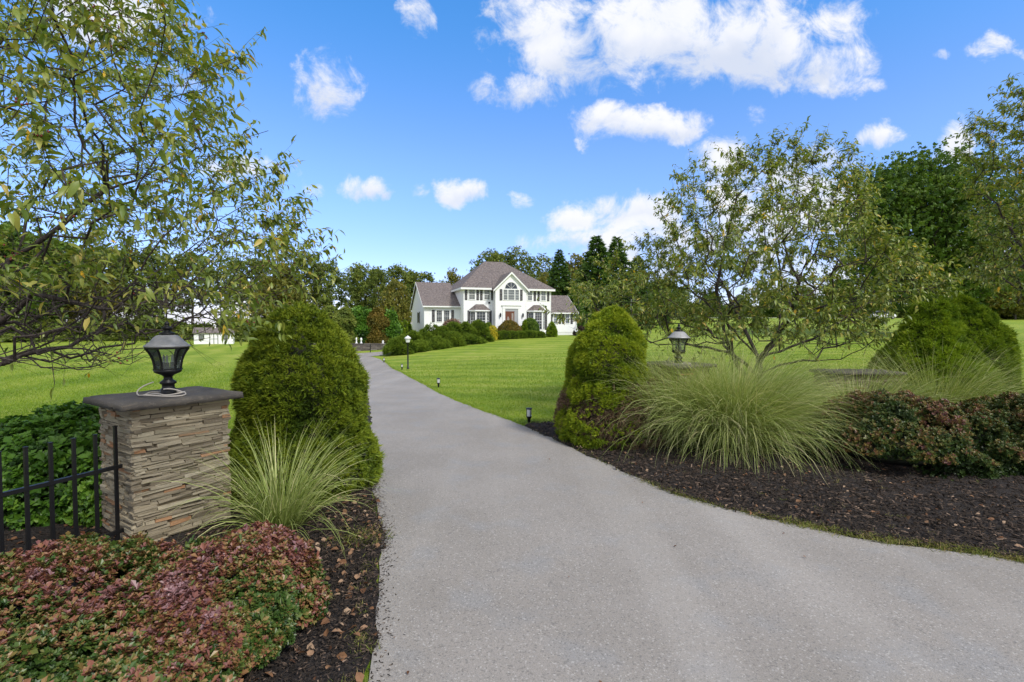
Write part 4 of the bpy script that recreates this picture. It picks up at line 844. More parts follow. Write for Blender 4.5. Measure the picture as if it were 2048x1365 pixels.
scatter(lb, lt, np.stack([x, y, gz(x, y)+.04], 1), np.stack([g.normal(0, 1, len(x)), g.normal(0, 1, len(x)), np.zeros(len(x))], 1), np.tile([0, 0, 1.], (len(x), 1)), .03*g.uniform(.4, 1.1, len(x)), g.uniform(0, .5, len(x)))
tag(lb.build('fallen_leaf_litter', M['litter']), 'brown curled fallen leaves scattered over the mulch', 'fallen leaves', kind='stuff')
# weeds along the asphalt edges
blade = (np.array([(-.5, 0, 0), (.5, 0, 0), (.36, .55, -.06), (-.36, .55, -.06), (0, 1, -.25)], float)*np.array([.09, 1, 1]), np.array([(0, 1, 2, 3)]), np.array([(3, 2, 4)]), np.array([-.1, -.1, 0, 0, .1]))
def edge_blades(b, line, n, spread, ln, i0=0., i1=1., off=0, thin=1, clump=24):
    E = resample(line, 600); c = g.uniform(i0, i1, clump); i = (np.clip(c[g.integers(0, clump, n)] + g.normal(0, .012, n), 0, .999)*600).astype(int)
    T = np.gradient(E, axis=0); T /= np.linalg.norm(T, axis=1)[:, None]; Nn = np.stack([T[:, 1], -T[:, 0]], 1); d = off + g.normal(0, spread, n); x = E[i, 0] + Nn[i, 0]*d + g.normal(0, .02, n); y = E[i, 1] + Nn[i, 1]*d
    F = np.stack([g.normal(0, .8, n), g.normal(0, .8, n), g.uniform(.25, 1.1, n)], 1); scatter(b, blade, np.stack([x, y, gz(x, y)+.02], 1), F, np.tile([0, 0, 1.], (n, 1)) + g.normal(0, .3, (n, 3)), ln*g.uniform(.5, 1.2, n), np.clip(g.normal(.62, .22, n), 0, 1))
wb = Buf()
edge_blades(wb, RB_in, 5200, .055, .065, .44, .66, -.06, clump=46); edge_blades(wb, RB_in, 1500, .04, .06, .30, .46, -.05, clump=14); edge_blades(wb, RB_in, 900, .05, .06, .0, .40, -.05, clump=22); edge_blades(wb, Ledge[8:14], 500, .05, .07, .0, 1, .1, clump=12)
# a tuft of grass at the foot of the left spruce
x = g.normal(-1.58, .12, 600); y = g.normal(5.15, .12, 600); scatter(wb, blade, np.stack([x, y, gz(x, y)+.03], 1), np.stack([g.normal(.2, .8, 600), g.normal(-.1, .8, 600), g.uniform(.3, 1, 600)], 1), np.tile([0, 0, 1.], (600, 1)), .10*g.uniform(.5, 1.2, 600), np.clip(g.normal(.6, .2, 600), 0, 1))
for poly, n, bx_ in ((LBED, 60, (-3, -.5, 1.8, 6.5)), (RBED, 90, (1, 8, 3.5, 9))):
    xx, yy = scatter_flat(poly, n, bx_, g)
    for a_, b_ in zip(xx, yy): x = g.normal(a_, .025, 12); y = g.normal(b_, .025, 12); scatter(wb, blade, np.stack([x, y, gz(x, y)+.05], 1), np.stack([g.normal(0, .8, 12), g.normal(0, .8, 12), g.uniform(.2, .9, 12)], 1), np.tile([0, 0, 1.], (12, 1)), .055*g.uniform(.5, 1.2, 12), g.uniform(.5, .9, 12))
M['weeds'] = foliage('dry_weeds', [(0, (.05, .06, .015)), (.45, (.13, .165, .03)), (.7, (.24, .24, .06)), (1, (.36, .27, .13))], .7, .2, .2, .7, 5)
tag(wb.build('edge_weeds', M['weeds']), 'thin weeds and grass tufts along the asphalt edges and in the mulch', 'weeds', kind='stuff')
# turf blades
tb = Buf(); n = 560000; u = g.uniform(0, 1, n); y = 6.5/(1 - u*(1 - 6.5/38)); x = g.uniform(-1.25, 1.15, n)*y
bad = inside(DRIVE, x, y) | inside(RBED, x, y) | inside(LBED, x, y) | inside(COURT, x, y) | (x < -1.12*y); x, y = x[~bad], y[~bad]; k = ~((y < 10.2) & (x > -1.0)); x, y = x[k], y[k]
sc = np.clip(y/11, 1, 2.6); F = np.stack([g.normal(0, .55, len(x)), g.normal(0, .55, len(x)), np.ones(len(x))], 1)
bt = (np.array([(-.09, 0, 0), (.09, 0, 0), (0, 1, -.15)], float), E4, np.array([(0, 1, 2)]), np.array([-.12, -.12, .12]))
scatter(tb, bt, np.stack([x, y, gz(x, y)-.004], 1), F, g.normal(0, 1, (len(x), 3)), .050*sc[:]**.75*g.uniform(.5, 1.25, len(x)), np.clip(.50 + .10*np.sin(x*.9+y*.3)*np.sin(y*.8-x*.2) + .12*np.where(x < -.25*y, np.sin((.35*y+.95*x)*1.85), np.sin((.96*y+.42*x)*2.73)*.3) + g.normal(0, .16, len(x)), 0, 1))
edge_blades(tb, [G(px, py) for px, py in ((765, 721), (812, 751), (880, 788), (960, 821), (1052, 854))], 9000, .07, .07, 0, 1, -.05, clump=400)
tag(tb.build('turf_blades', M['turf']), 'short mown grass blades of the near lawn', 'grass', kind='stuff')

# ------------------------------------------------------------------ stone pillars, wall, lanterns
def stone_body(b, hx, hy, z0, z1, seed, ch=(.018, .042), ln=(.09, .42), sides=(0, 1, 2, 3)):
    g = np.random.default_rng(seed)
    for sd in sides:
        half, depth = (hx, hy) if sd in (0, 2) else (hy, hx); z = z0
        while z < z1 - .005:
            h = min(g.uniform(*ch), z1 - z); x = -half - g.uniform(-.012, .02)
            while x < half:
                l = g.uniform(*ln); x1 = min(x + l, half + g.uniform(-.01, .02)); 
                if x1 - x < .03: break
                out = depth + g.uniform(-.014, .022); gp = .003; tl = g.normal(0, .004)
                v = []
                for (xx, yy, zz) in ((x+gp, depth-.07, z), (x1-gp, depth-.07, z), (x1-gp, out, z), (x+gp, out, z), (x+gp, depth-.07, z+h), (x1-gp, depth-.07, z+h), (x1-gp, out, z+h), (x+gp, out, z+h)):
                    o_ = yy > depth - .03; v.append((xx + g.normal(0, .004), yy + (g.normal(0, .006) if o_ else 0), zz + (g.normal(0, .0022) if o_ else 0) + (tl if xx > (x+x1)/2 else -tl) + (-.0025 if zz > z else .0)))
                v = np.array(v); a = -math.pi/2*sd + math.pi; R_ = np.array([[math.cos(a), math.sin(a)], [-math.sin(a), math.cos(a)]])
                v[:, :2] = v[:, :2] @ R_; b.add(v, [(3, 2, 1, 0), (4, 5, 6, 7), (0, 1, 5, 4), (1, 2, 6, 5), (2, 3, 7, 6), (3, 0, 4, 7)], var=float(np.clip(g.beta(2, 2)*.86 if g.uniform() > .07 else g.uniform(.88, 1), 0, 1)))
                x = x1
            z += h
def rough_slab(b, hx, hy, z0, z1, seed, nx=22, ny=22):
    g = np.random.default_rng(seed); X = np.linspace(-hx, hx, nx); Y = np.linspace(-hy, hy, ny); e = {}
    def nz(x, y, s=1): return .0025*(math.sin(x*13+seed)+math.sin(y*11+seed*2)) + g.normal(0, .0012)
    top = np.zeros((ny, nx, 3)); bot = np.zeros((ny, nx, 3))
    for j in range(ny):
        for i in range(nx):
            ed = (i in (0, nx-1)) or (j in (0, ny-1)); x, y = X[i], Y[j]
            jx = g.normal(0, .007) if i in (0, nx-1) else 0; jy = g.normal(0, .007) if j in (0, ny-1) else 0
            top[j, i] = (x*(.99 if ed else 1)+jx, y*(.99 if ed else 1)+jy, z1 + nz(x, y) - (.012 if ed else 0)); bot[j, i] = (x+g.normal(0, .005)*ed, y+g.normal(0, .005)*ed, z0 + g.normal(0, .003))
    n = nx*ny; idx = np.arange(n).reshape(ny, nx); f = []
    for j in range(ny-1):
        for i in range(nx-1): f.append((idx[j, i], idx[j, i+1], idx[j+1, i+1], idx[j+1, i])); f.append((n+idx[j, i], n+idx[j+1, i], n+idx[j+1, i+1], n+idx[j, i+1]))
    for i in range(nx-1): f.append((n+idx[0, i], n+idx[0, i+1], idx[0, i+1], idx[0, i])); f.append((idx[-1, i], idx[-1, i+1], n+idx[-1, i+1], n+idx[-1, i]))
    for j in range(ny-1): f.append((idx[j, 0], idx[j+1, 0], n+idx[j+1, 0], n+idx[j, 0])); f.append((n+idx[j, -1], n+idx[j+1, -1], idx[j+1, -1], idx[j, -1]))
    b.add(np.concatenate([top.reshape(-1, 3), bot.reshape(-1, 3)]), f, var=g.uniform(.3, .8))
def pillar(label, x, y, rz, hx, hy, H, over, seed, nm='stone_pillar', cat='pillar', group='stone gate pillars', tilt=0):
    t = thing(nm, label, cat, (x, y, float(gz(x, y))), rz, group)
    c = Buf(); c.box(-hx+.05, hx-.05, -hy+.05, hy-.05, -.1, H-.005); c.build('mortar_core', M['mortar'], t)
    b = Buf(); stone_body(b, hx, hy, -.05, H, seed); b.build('stonework', M['stone'], t)
    s = Buf(); rough_slab(s, hx+over, hy+over, H+.002, H+.075, seed+1); cp = s.build('capstone', M['cap'], t, True); return t
PL = (-3.80, 5.47); pr = math.atan2(.84, .56)
pillar('tan stacked stone pillar with dark slab cap left of the driveway', PL[0], PL[1], pr, .46, .40, 1.42, .115, 301)
PR = (3.28, 9.95); pillar('stone pillar almost hidden behind the largest grass clump under the right lantern', PR[0], PR[1], .5, .42, .42, 1.42, .11, 305)
pillar('low dark stone wall stub with slab top between the grass clumps', 7.6, 11.0, -.05, .74, .30, 1.17, .08, 309, 'stone_wall', 'stone wall', None)

def lantern(label, x, y, z, rz, sc=1.0):
    t = thing('pillar_lantern', label, 'lantern', (x, y, z), rz, 'lanterns on the stone pillars'); t.scale = (sc, sc, sc)
    n = 6
    b = Buf(); b.lathe([(.075, 0), (.078, .05), (.060, .065), (.058, .10), (.078, .115), (.078, .13), (.045, .155), (.040, .185), (.06, .205), (.10, .222), (.125, .235), (.132, .262), (.118, .268)], 24, cap=True); b.build('pedestal', M['black'], t, True)
    prof = [(.118, .268), (.122, .31), (.130, .36), (.146, .41), (.168, .455), (.196, .495)]
    fr = Buf(); gl = Buf()
    for i in range(n):
        a = i*2*math.pi/n; fr.tube([(r*math.cos(a), r*math.sin(a), z_) for r, z_ in prof], .0115, 6)
        a2 = (i+1)*2*math.pi/n
        for (r, z_), (r2_, z2_) in zip(prof[:-1], prof[1:]):
            r_, r3 = r*.965, r2_*.965; gl.poly([(r_*math.cos(a), r_*math.sin(a), z_), (r_*math.cos(a2), r_*math.sin(a2), z_), (r3*math.cos(a2), r3*math.sin(a2), z2_), (r3*math.cos(a), r3*math.sin(a), z2_)])
    for r, z0_, z1_ in ((.128, .255, .275), (.196, .488, .512)): fr.lathe([(r-.02, z0_), (r+.006, z0_), (r+.008, z1_), (r-.02, z1_)], n, cap=False)
    fr.build('frame', M['black'], t); gl.build('glass_panes', M['glass'], t)
    cd = Buf()
    for a in (.3, 2.4, 4.5): cd.lathe([(.016, .265), (.016, .34), (.011, .345), (.012, .40), (.003, .425)], 10, (.045*math.cos(a), .045*math.sin(a)))
    cd.build('candle_bulbs', M['frost'], t, True)
    sk = Buf()
    for a in (.3, 2.4, 4.5): sk.lathe([(.024, .268), (.021, .335), (.024, .34)], 10, (.045*math.cos(a), .045*math.sin(a)), cap=False)
    sk.build('candle_sockets', M['black'], t, True)
    rf = Buf(); rf.lathe([(.20, .505), (.214, .512), (.216, .522), (.19, .540), (.155, .572), (.125, .610), (.098, .632), (.072, .638)], 32); rf.build('roof', M['lampgrey'], t, True)
    fn = Buf(); fn.lathe([(.060, .637), (.072, .645), (.074, .660), (.05, .668), (.034, .676), (.030, .69), (.046, .702), (.05, .715), (.034, .728), (.018, .735), (.022, .748), (.026, .76), (.016, .775), (.004, .79)], 24); fn.build('finial', M['black'], t, True)
    return t
def cord(label, x, y, z, loops, r, seed, base_r=.085):
    g = np.random.default_rng(seed); pts = []
    for i in range(80):
        u = i/79; a = u*2*math.pi*loops + 2.4; rr = base_r + .10*u + .06*math.sin(a*1.5+seed); pts.append((rr*math.cos(a)*1.35, rr*math.sin(a)*.85, .012 + .008*math.sin(a*3) + (.11*max(0, 1-u*8))))
    for i in range(8): p = pts[-1]; pts.append((p[0]-.02, p[1]-.008, p[2] + .012 - .002*i))
    o = Buf().tube(pts, r, 7).build('power_cord', M['cordm'], smooth=True, loc=(x, y, z)); return tag(o, label, 'cord')
M['cordm'] = plain('pale_cord', (.52, .47, .42), .6, var=.1)
lx, ly, _ = at(337, 787, 5.42); zt = 1.42+.082
lantern('black lantern with pale weathered roof on the left stone pillar under branches', lx, ly, zt, R(38))
cord('pale cord loosely coiled around the foot of the left lantern', lx-.02, ly-.10, zt, 1.7, .0065, 3, .10)
rx, ry, _ = at(1357, 727, 9.75)
lantern('weathered grey lantern on the right pillar above the fountain grass', rx, ry, zt-.02, R(12))
cord('pale cord looped at the foot of the right lantern', rx, ry, zt-.02, 1.5, .006, 4)

# ------------------------------------------------------------------ iron fence beside the left pillar
f = thing('iron_fence', 'black iron picket fence running to the left stone pillar', 'fence', (-3.93, 4.92, 0))
dx, dy = -.0637, -.163; step = Vector((dx, dy, 0)); yaw = math.atan2(dy, dx)
for i in range(15):
    b = Buf(); b.box(-.013, .013, -.013, .013, 0, 1.22 + (.0 if i % 6 else .05)); b.box(-.016, .016, -.016, .016, 1.222 + (.0 if i % 6 else .05), 1.232 + (.0 if i % 6 else .05))
    o = b.build('picket', M['black'], f); o.location = (dx*i, dy*i, -.03); o.rotation_euler = (0, 0, yaw)
for z_ in (.17, .82):
    b = Buf(); b.box(-.05, .175*14.6, -.019, .019, z_, z_+.035); o = b.build('rail', M['black'], f); o.rotation_euler = (0, 0, yaw)

# ------------------------------------------------------------------ path lights, lamp post, flagpole
def path_light(px, py, Y, label, first=[]):
    x, y, _ = at(px, py, Y); z = float(gz(x, y))
    if first: return dup(first[0], (x, y, z), 0, 1, label)
    t = thing('path_light', label, 'path light', (x, y, z), 0, 'low black path lights along the driveway')
    Buf().lathe([(.035, -.05), (.035, .12), (.048, .14), (.062, .17), (.062, .185), (.02, .19)], 20).build('base', M['black'], t, True)
    c = Buf(); c.lathe([(.068, .345), (.072, .35), (.072, .368), (.02, .378)], 20); 
    for i in range(4): a = i*math.pi/2 + .5; c.tube([(.062*math.cos(a), .062*math.sin(a), .18), (.062*math.cos(a), .062*math.sin(a), .35)], .006, 5)
    c.build('cage_cap', M['black'], t); Buf().lathe([(.052, .186), (.052, .346)], 20).build('lens', M['frost'], t, True); first.append(t); return t
for px_, py_, w_ in ((1058, 849, 'nearest the camera at the mulch corner'), (877, 775, 'second from the camera beside the drive'), (804, 740, 'third along the drive near the lamp post'), (768, 726, 'farthest at the bend of the drive')):
    gx_, gy_ = G(px_, py_); path_light(px_, py_, gy_, 'low black path light on the lawn edge, ' + w_)
lx_, ly_ = G(816, 739); t = thing('lamp_post', 'black lamp post with white lantern on the lawn beside the drive', 'lamp post', (lx_, ly_, float(gz(lx_, ly_))))
Buf().lathe([(.075, -.05), (.075, .10), (.048, .13), (.045, 1.65), (.07, 1.68), (.05, 1.72)], 16).build('post', M['black'], t, True)
Buf().lathe([(.10, 1.72), (.12, 1.74), (.165, 1.98)], 6).build('lamp_glass', M['frost'], t); Buf().lathe([(.21, 1.98), (.215, 2.0), (.12, 2.09), (.04, 2.12), (.02, 2.17)], 24).build('lamp_cap', M['white'], t, True)
fx, fy = 1262-1024, 62; X_ = fx/FPX*fy; zb = float(gz(X_, fy)); t = thing('flagpole', 'thin white flagpole in front of the dark conifers', 'flagpole', (X_, fy, zb))
Buf().lathe([(.07, 0), (.045, 5.9), (.02, 5.95)], 10).build('pole', M['white'], t, True); Buf().lathe([(.02, 5.94), (.07, 6.0), (.07, 6.05), (.02, 6.1)], 10).build('finial_ball', M['white'], t, True)

# ------------------------------------------------------------------ the house
MX, MY = -5.52, 57.3; HY = R(18); cu, su = math.cos(HY), math.sin(HY)
def lx_of(px, ly, z=3): # local x on the plane y = ly seen over px
    t = (px-1024)/FPX; return (t*(MY + cu*ly) - MX + su*ly)/(cu - t*su)
def lz_of(px, py, ly):
    x = lx_of(px, ly); Y = MY + su*x + cu*ly; return at(px, py, Y)[2]
HZ = .35; house = thing('house', 'large white two-storey house with brown hip roof and dark shutters above the lawn', 'house', (MX, MY, HZ), HY)
Wd, Dp, EV, RD = 10.73, 12.5, 6.50-HZ, 10.4-HZ
def H(b, name, mat, par=None, smooth=False): return b.build(name, mat, par or house, smooth)
ff = lambda z: z-HZ
# walls
w = Buf(); w.box(0, Wd, 0, Dp, -.3, EV); H(w, 'wall', M['siding'])
bx0, bx1, bp = 3.47, 7.19, 1.12; bc = (bx0+bx1)/2; pk = 8.22-HZ; ge = 6.42-HZ
w = Buf(); w.box(bx0, bx1, -bp, -.003, -.3, ge); w.poly([(bx0, -bp, ge), (bx1, -bp, ge), (bc, -bp, pk)]); w.poly([(bx0, .3, ge), (bx1, .3, ge), (bc, .3, pk)][::-1]); H(w, 'gabled_entrance_bay', M['siding'])
lw0, lwy, lwd, lev, lrd = -4.22, 1.97, 12.0, 4.50-HZ, 7.55-HZ
w = Buf(); w.box(lw0, -.003, lwy, lwy+lwd, -1.2, lev); my = lwy+lwd/2
for xx, rv in ((lw0, 1), (-.003, 0)): p_ = [(xx, lwy, lev), (xx, my, lrd), (xx, lwy+lwd, lev)]; w.poly(p_ if not rv else p_[::-1])
H(w, 'garage_wing_wall', M['siding'])
rw1, rwy, rwd, rev, rrd = 14.53, 1.0, 6.0, 3.88-HZ, 5.95-HZ; my2 = rwy+rwd/2
w = Buf(); w.box(Wd+.003, rw1, rwy, rwy+rwd, .98, rev); 
for xx in (Wd+.003, rw1): w.poly([(xx, rwy, rev), (xx, my2, rrd), (xx, rwy+rwd, rev)])
H(w, 'side_wing_wall', M['siding'])
w = Buf(); w.box(Wd+.003, rw1-.03, rwy+.03, rwy+rwd-.03, -.5, .98); w.box(bx1+.01, Wd-.01, -.06, -.004, -.5, 1.0); H(w, 'foundation', M['concrete'])
# roofs
ov = .42; zt_ = EV+.02; rl, rr_, ry_ = 4.15, 6.65, 6.4; a_, b_, c_, d_ = (-ov, -ov, zt_), (Wd+ov, -ov, zt_), (Wd+ov, Dp+ov, zt_), (-ov, Dp+ov, zt_); r1, r2_ = (rl, ry_, RD), (rr_, ry_, RD)
rf = Buf(); th = (0, 0, -.12)
for p_ in ([a_, b_, r2_, r1], [b_, c_, r2_], [c_, d_, r1, r2_], [d_, a_, r1]): rf.poly(p_)
H(rf, 'main_roof', M['shingle'])
tr = Buf(); tr.box(-ov, bx0-.25, -ov, -.001, EV-.22, EV); tr.box(bx1+.25, Wd+ov, -ov, -.001, EV-.22, EV); tr.box(-ov, -.001, .0, Dp+ov, EV-.22, EV); tr.box(Wd+.001, Wd+ov, 0, Dp+ov, EV-.22, EV); H(tr, 'eaves_trim', M['trim'])
# bay gable roof running back into the main roof
go = .32; gs = (pk-ge)/(bc-bx0); e0 = (bx0-go, ge-go*gs); e1 = (bx1+go, ge-go*gs); ya = -bp-.28; yb = 3.6; g2 = Buf(); up_ = .13
for (xa, za), sgn in ((e0, 1), (e1, -1)): g2.slab([(xa, ya, za+up_), (bc, ya, pk+up_), (bc, yb, pk+up_), (xa, .15, za+up_)], (0, 0, -.10))
H(g2, 'bay_gable_roof', M['shingle'])
g3 = Buf()
for (xa, za) in (e0, e1): g3.slab([(xa, ya-.004, za+up_-.02), (bc, ya-.004, pk+up_-.02), (bc, ya-.004, pk+up_-.24), (xa, ya-.004, za+up_-.22)], (0, .05, 0)); g3.slab([(xa, ya+.05, za+up_-.215), (bc, ya+.05, pk+up_-.235), (bc, -bp-.003, pk+up_-.235), (xa, -bp-.003, za+up_-.215)], (0, 0, .02))
H(g3, 'gable_rake_trim', M['trim'])
g4 = Buf()
for ys, ye in ((lwy-.32, my), (lwy+lwd+.32, my)): zE = lev - .32*(lrd-lev)/(lwd/2) ; g4.slab([(lw0-.22, ys, zE+.12), (-.004, ys, zE+.12), (-.004, ye, lrd+.12), (lw0-.22, ye, lrd+.12)], (0, 0, -.10))
H(g4, 'garage_wing_roof', M['shingle'])
g5 = Buf(); zE = lev - .32*(lrd-lev)/(lwd/2)
g5.box(lw0-.24, -.006, lwy-.40, lwy-.30, zE-.06, zE+.09); g5.slab([(lw0-.222, lwy-.32, zE+.11), (lw0-.222, my, lrd+.11), (lw0-.222, my, lrd-.14), (lw0-.222, lwy-.32, zE-.12)], (-.03, 0, 0)); g5.slab([(lw0-.222, lwy+lwd+.32, zE+.11), (lw0-.222, my, lrd+.11), (lw0-.222, my, lrd-.14), (lw0-.222, lwy+lwd+.32, zE-.12)], (-.03, 0, 0))
g5.box(lw0-.02, lw0+.10, lwy-.02, lwy-.003, -1.1, lev-.03); H(g5, 'garage_wing_trim', M['trim'])
g6 = Buf(); sl = (rrd-rev)/(rwd/2); zE2 = rev - .32*sl
for ys, ye in ((rwy-.32, my2), (rwy+rwd+.32, my2)): g6.slab([(Wd+.004, ys, zE2+.12), (rw1+.22, ys, zE2+.12), (rw1+.22, ye, rrd+.12), (Wd+.004, ye, rrd+.12)], (0, 0, -.10))
H(g6, 'side_wing_roof', M['shingle'])
g7 = Buf(); g7.box(Wd+.006, rw1+.24, rwy-.40, rwy-.30, zE2-.06, zE2+.09); g7.slab([(rw1+.222, rwy-.32, zE2+.11), (rw1+.222, my2, rrd+.11), (rw1+.222, my2, rrd-.14), (rw1+.222, rwy-.32, zE2-.12)], (.03, 0, 0)); g7.box(rw1-.10, rw1+.02, rwy-.02, rwy-.003, -.4, rev-.03)
g7.tube([(rw1+.2, rwy-.3, zE2), (rw1+.05, rwy-.08, zE2-.35), (rw1+.05, rwy-.08, -.3)], .05, 6); H(g7, 'side_wing_trim', M['trim'])
for xx in (0, Wd): H(Buf().box(xx-.03, xx+.03, -.025, .08, -.3, EV-.22), 'corner_board', M['trim'])
for xx in (bx0, bx1): H(Buf().box(xx-.03, xx+.03, -bp-.025, -bp+.08, -.3, ge-.28), 'corner_board', M['trim'])
H(Buf().box(bx1+.02, Wd+.01, -.08, -.003, .98, 1.04), 'skirt_board', M['trim'])
# windows
def window(x0, x1, z0, z1, y, mat='pane_dark', cols=2, rows=4, fw=.07, nrm=(0, -1), mull=None, label=None):
    """frame with muntins and a pane on the plane through (x0,y); x runs along the wall"""
    ux, uy = (1, 0) if nrm == (0, -1) else (nrm[1]*-1, nrm[0]); 
    f = Buf(); b = lambda a0, a1, c0, c1, d0, d1: f.slab([(a0, -d1, c0), (a1, -d1, c0), (a1, -d1, c1), (a0, -d1, c1)], (0, d1-d0, 0))
    L = x1-x0; Hh = z1-z0
    b(-fw, L+fw, -fw, 0, .004, .05); b(-fw, L+fw, Hh, Hh+fw, .004, .05); b(-fw, 0, 0, Hh, .004, .045); b(L, L+fw, 0, Hh, .004, .045)
    b(0, L, Hh/2-.018, Hh/2+.018, .014, .032)
    for i in range(1, cols): b(L*i/cols-.006, L*i/cols+.006, 0, Hh, .014, .026)
    for j in range(1, rows): 
        if j*2 != rows: b(0, L, Hh*j/rows-.006, Hh*j/rows+.006, .014, .024)
    for m_ in (mull or []): b(m_-.05, m_+.05, 0, Hh, .014, .044)
    o = f.build('window', M['trim'], house); o.location = (x0, y, z0); o.rotation_euler = (0, 0, math.atan2(uy, ux)); o.rotation_euler = (0, 0, math.atan2(nrm[0], -nrm[1]))
    p = Buf().poly([(0, -.012, 0), (L, -.012, 0), (L, -.012, Hh), (0, -.012, Hh)]); p.build('pane', M[mat], o); return o
def shutter(x0, x1, z0, z1, y):
    f = Buf(); d = .045; f.box(x0, x0+.05, y-d, y-.004, z0, z1); f.box(x1-.05, x1, y-d, y-.004, z0, z1)
    for zz in (z0, (z0+z1)/2-.04, z1-.08): f.box(x0+.05, x1-.05, y-d, y-.004, zz, zz+.08)
    n = int((z1-z0)/.10)
    for i in range(n): zz = z0 + .04 + i*.10; f.slab([(x0+.05, y-.035, zz), (x1-.05, y-.035, zz), (x1-.05, y-.012, zz+.085), (x0+.05, y-.012, zz+.085)], (0, .006, 0))
    return f.build('shutter', M['shutter'], house)
C2 = lambda x: x/7.185+800; C2y = lambda y: y/7.185+510; C3 = lambda x: x/7.186+960; C3y = lambda y: y/7.186+510
def W2(pxs, y, z0, z1, **k): a, b = (lx_of(p, y) for p in pxs); return window(a+.06, b-.06, z0, z1, y, **k)
def S2(pxs, y, z0, z1): a, b = (lx_of(p, y) for p in pxs); return shutter(a, b, z0, z1, y)
z0, z1 = 5.17-HZ, 6.32-HZ
for c in ((987, 1083), (1206, 1295)): W2(map(C2, c), 0, z0, z1, mat='pane_blind', cols=2)
for c in ((933, 968), (1100, 1134), (1152, 1187), (1310, 1334)): S2(map(C2, c), 0, z0-.07, z1+.05)
for c in ((680, 752), (872, 947)): W2(map(C3, c), 0, z0, z1, mat='pane_blind', cols=2)
for c in ((771, 802), (826, 856), (963, 994)): S2(map(C3, c), 0, z0-.07, z1+.05)
# triple window and arch in the gabled bay
xa, xb = lx_of(C3(338), -bp)+.02, lx_of(C3(560), -bp)-.02; z0b, z1b = 5.12-HZ, 6.28-HZ; L_ = xb-xa
window(xa, xb, z0b, z1b, -bp, mat='pane_blind', cols=1, rows=4, mull=[L_*.27, L_*.73])
for c in ((284, 320), (577, 610)): S2(map(C3, c), -bp, z0b-.06, z1b+.05)
ar = .74; az = z1b+.13; n_ = 20; o = Buf()
A_ = [(math.cos(i*math.pi/n_), math.sin(i*math.pi/n_)) for i in range(n_+1)]
for (c0, s0), (c1, s1) in zip(A_[:-1], A_[1:]): o.slab([(ar*c0, -.05, ar*s0), ((ar+.10)*c0, -.05, (ar+.10)*s0), ((ar+.10)*c1, -.05, (ar+.10)*s1), (ar*c1, -.05, ar*s1)], (0, .046, 0))
for a in (45, 90, 135): ca, sa = math.cos(R(a)), math.sin(R(a)); o.slab([(-.012*sa, -.03, .012*ca), (.012*sa, -.03, -.012*ca), (.012*sa+ar*ca, -.03, -.012*ca+ar*sa), (-.012*sa+ar*ca, -.03, .012*ca+ar*sa)], (0, .01, 0))
w_ = o.build('arched_window', M['trim'], house); w_.location = (bc, -bp, az); Buf().poly([(ar*c, -.015, ar*s) for c, s in A_]).build('pane', M['pane_dark'], w_)
# polygonal bay windows with small hipped roofs
def bay(x0, x1, name_l):
    pj = .62; cut = .50; zb_, zt2 = .45, 3.72-HZ; ztop = 4.62-HZ; foot = [(x0, -.004), (x0+cut, -pj), (x1-cut, -pj), (x1, -.004)]
    b = Buf(); n = 4
    for z0_, z1_, pad in ((zb_, 1.35, 0), (zt2, zt2+.22, 0)):
        P_ = [(x, y, z0_) for x, y in foot]; 
        for i in range(3): b.poly([P_[i], P_[i+1], (*P_[i+1][:2], z1_), (*P_[i][:2], z1_)])
    for x, y in foot[1:3]: b.box(x-.07, x+.07, y-.012, y+.12, 1.35, zt2)
    b.poly([(x, y, 1.35) for x, y in foot]); o = b.build('bay_window', M['trim'], house)
    r = Buf(); e = .16; ft = [(x0-e-.05, -.003), (x0+cut-e*.6, -pj-e), (x1-cut+e*.6, -pj-e), (x1+e+.05, -.003)]; rt = [(x0+cut+.15, -.003), (x1-cut-.15, -.003)]; ze = zt2+.22
    r.poly([(*ft[0], ze), (*ft[1], ze), (*rt[0], ztop)]); r.poly([(*ft[1], ze), (*ft[2], ze), (*rt[1], ztop), (*rt[0], ztop)]); r.poly([(*ft[2], ze), (*ft[3], ze), (*rt[1], ztop)])
    r.poly([(*p, ze-.001) for p in ft]); r.build('bay_roof', M['shingle'], o)
    t_ = Buf()
    for i in range(3): a = ft[i]; c = ft[i+1]; t_.slab([(*a, ze-.003), (*c, ze-.003), (*c, ze-.14), (*a, ze-.14)], (0, .04, 0))
    t_.build('fascia', M['trim'], o)
    for i in range(3):
        a = np.array(foot[i]); c = np.array(foot[i+1]); d = (c-a)/np.linalg.norm(c-a); s_ = a + d*(.09 if i != 1 else .12); L = np.linalg.norm(c-a) - (.18 if i != 1 else .24); rz_ = math.atan2(d[1], d[0])
        f = Buf(); Hh = zt2-1.42
        for (u0, u1, v0, v1) in ((-.03, 0, 0, Hh), (L, L+.03, 0, Hh), (0, L, Hh/2-.02, Hh/2+.02), *[(L*k/3-.006, L*k/3+.006, 0, Hh) for k in (1, 2)], *[(0, L, Hh*k/6-.006, Hh*k/6+.006) for k in (1, 2, 4, 5)]): f.slab([(u0, -.03, v0), (u1, -.03, v0), (u1, -.03, v1), (u0, -.03, v1)], (0, .02, 0))
        q = f.build('sash', M['trim'], o); q.location = (s_[0], s_[1], 1.40); q.rotation_euler = (0, 0, rz_)
        pn = Buf().poly([(0, -.012, 0), (L, -.012, 0), (L, -.012, Hh), (0, -.012, Hh)]).build('pane', M['pane_dark'], o); pn.location = (s_[0], s_[1], 1.40); pn.rotation_euler = (0, 0, rz_)
xl0 = lx_of(C2(1008), 0); xl1 = lx_of(C2(1282), 0); bay(xl0+.02, xl1-.02, 'l'); S2((C2(972), C2(1006)), 0, 1.3, 3.55); S2((C2(1284), C2(1316)), 0, 1.3, 3.55)
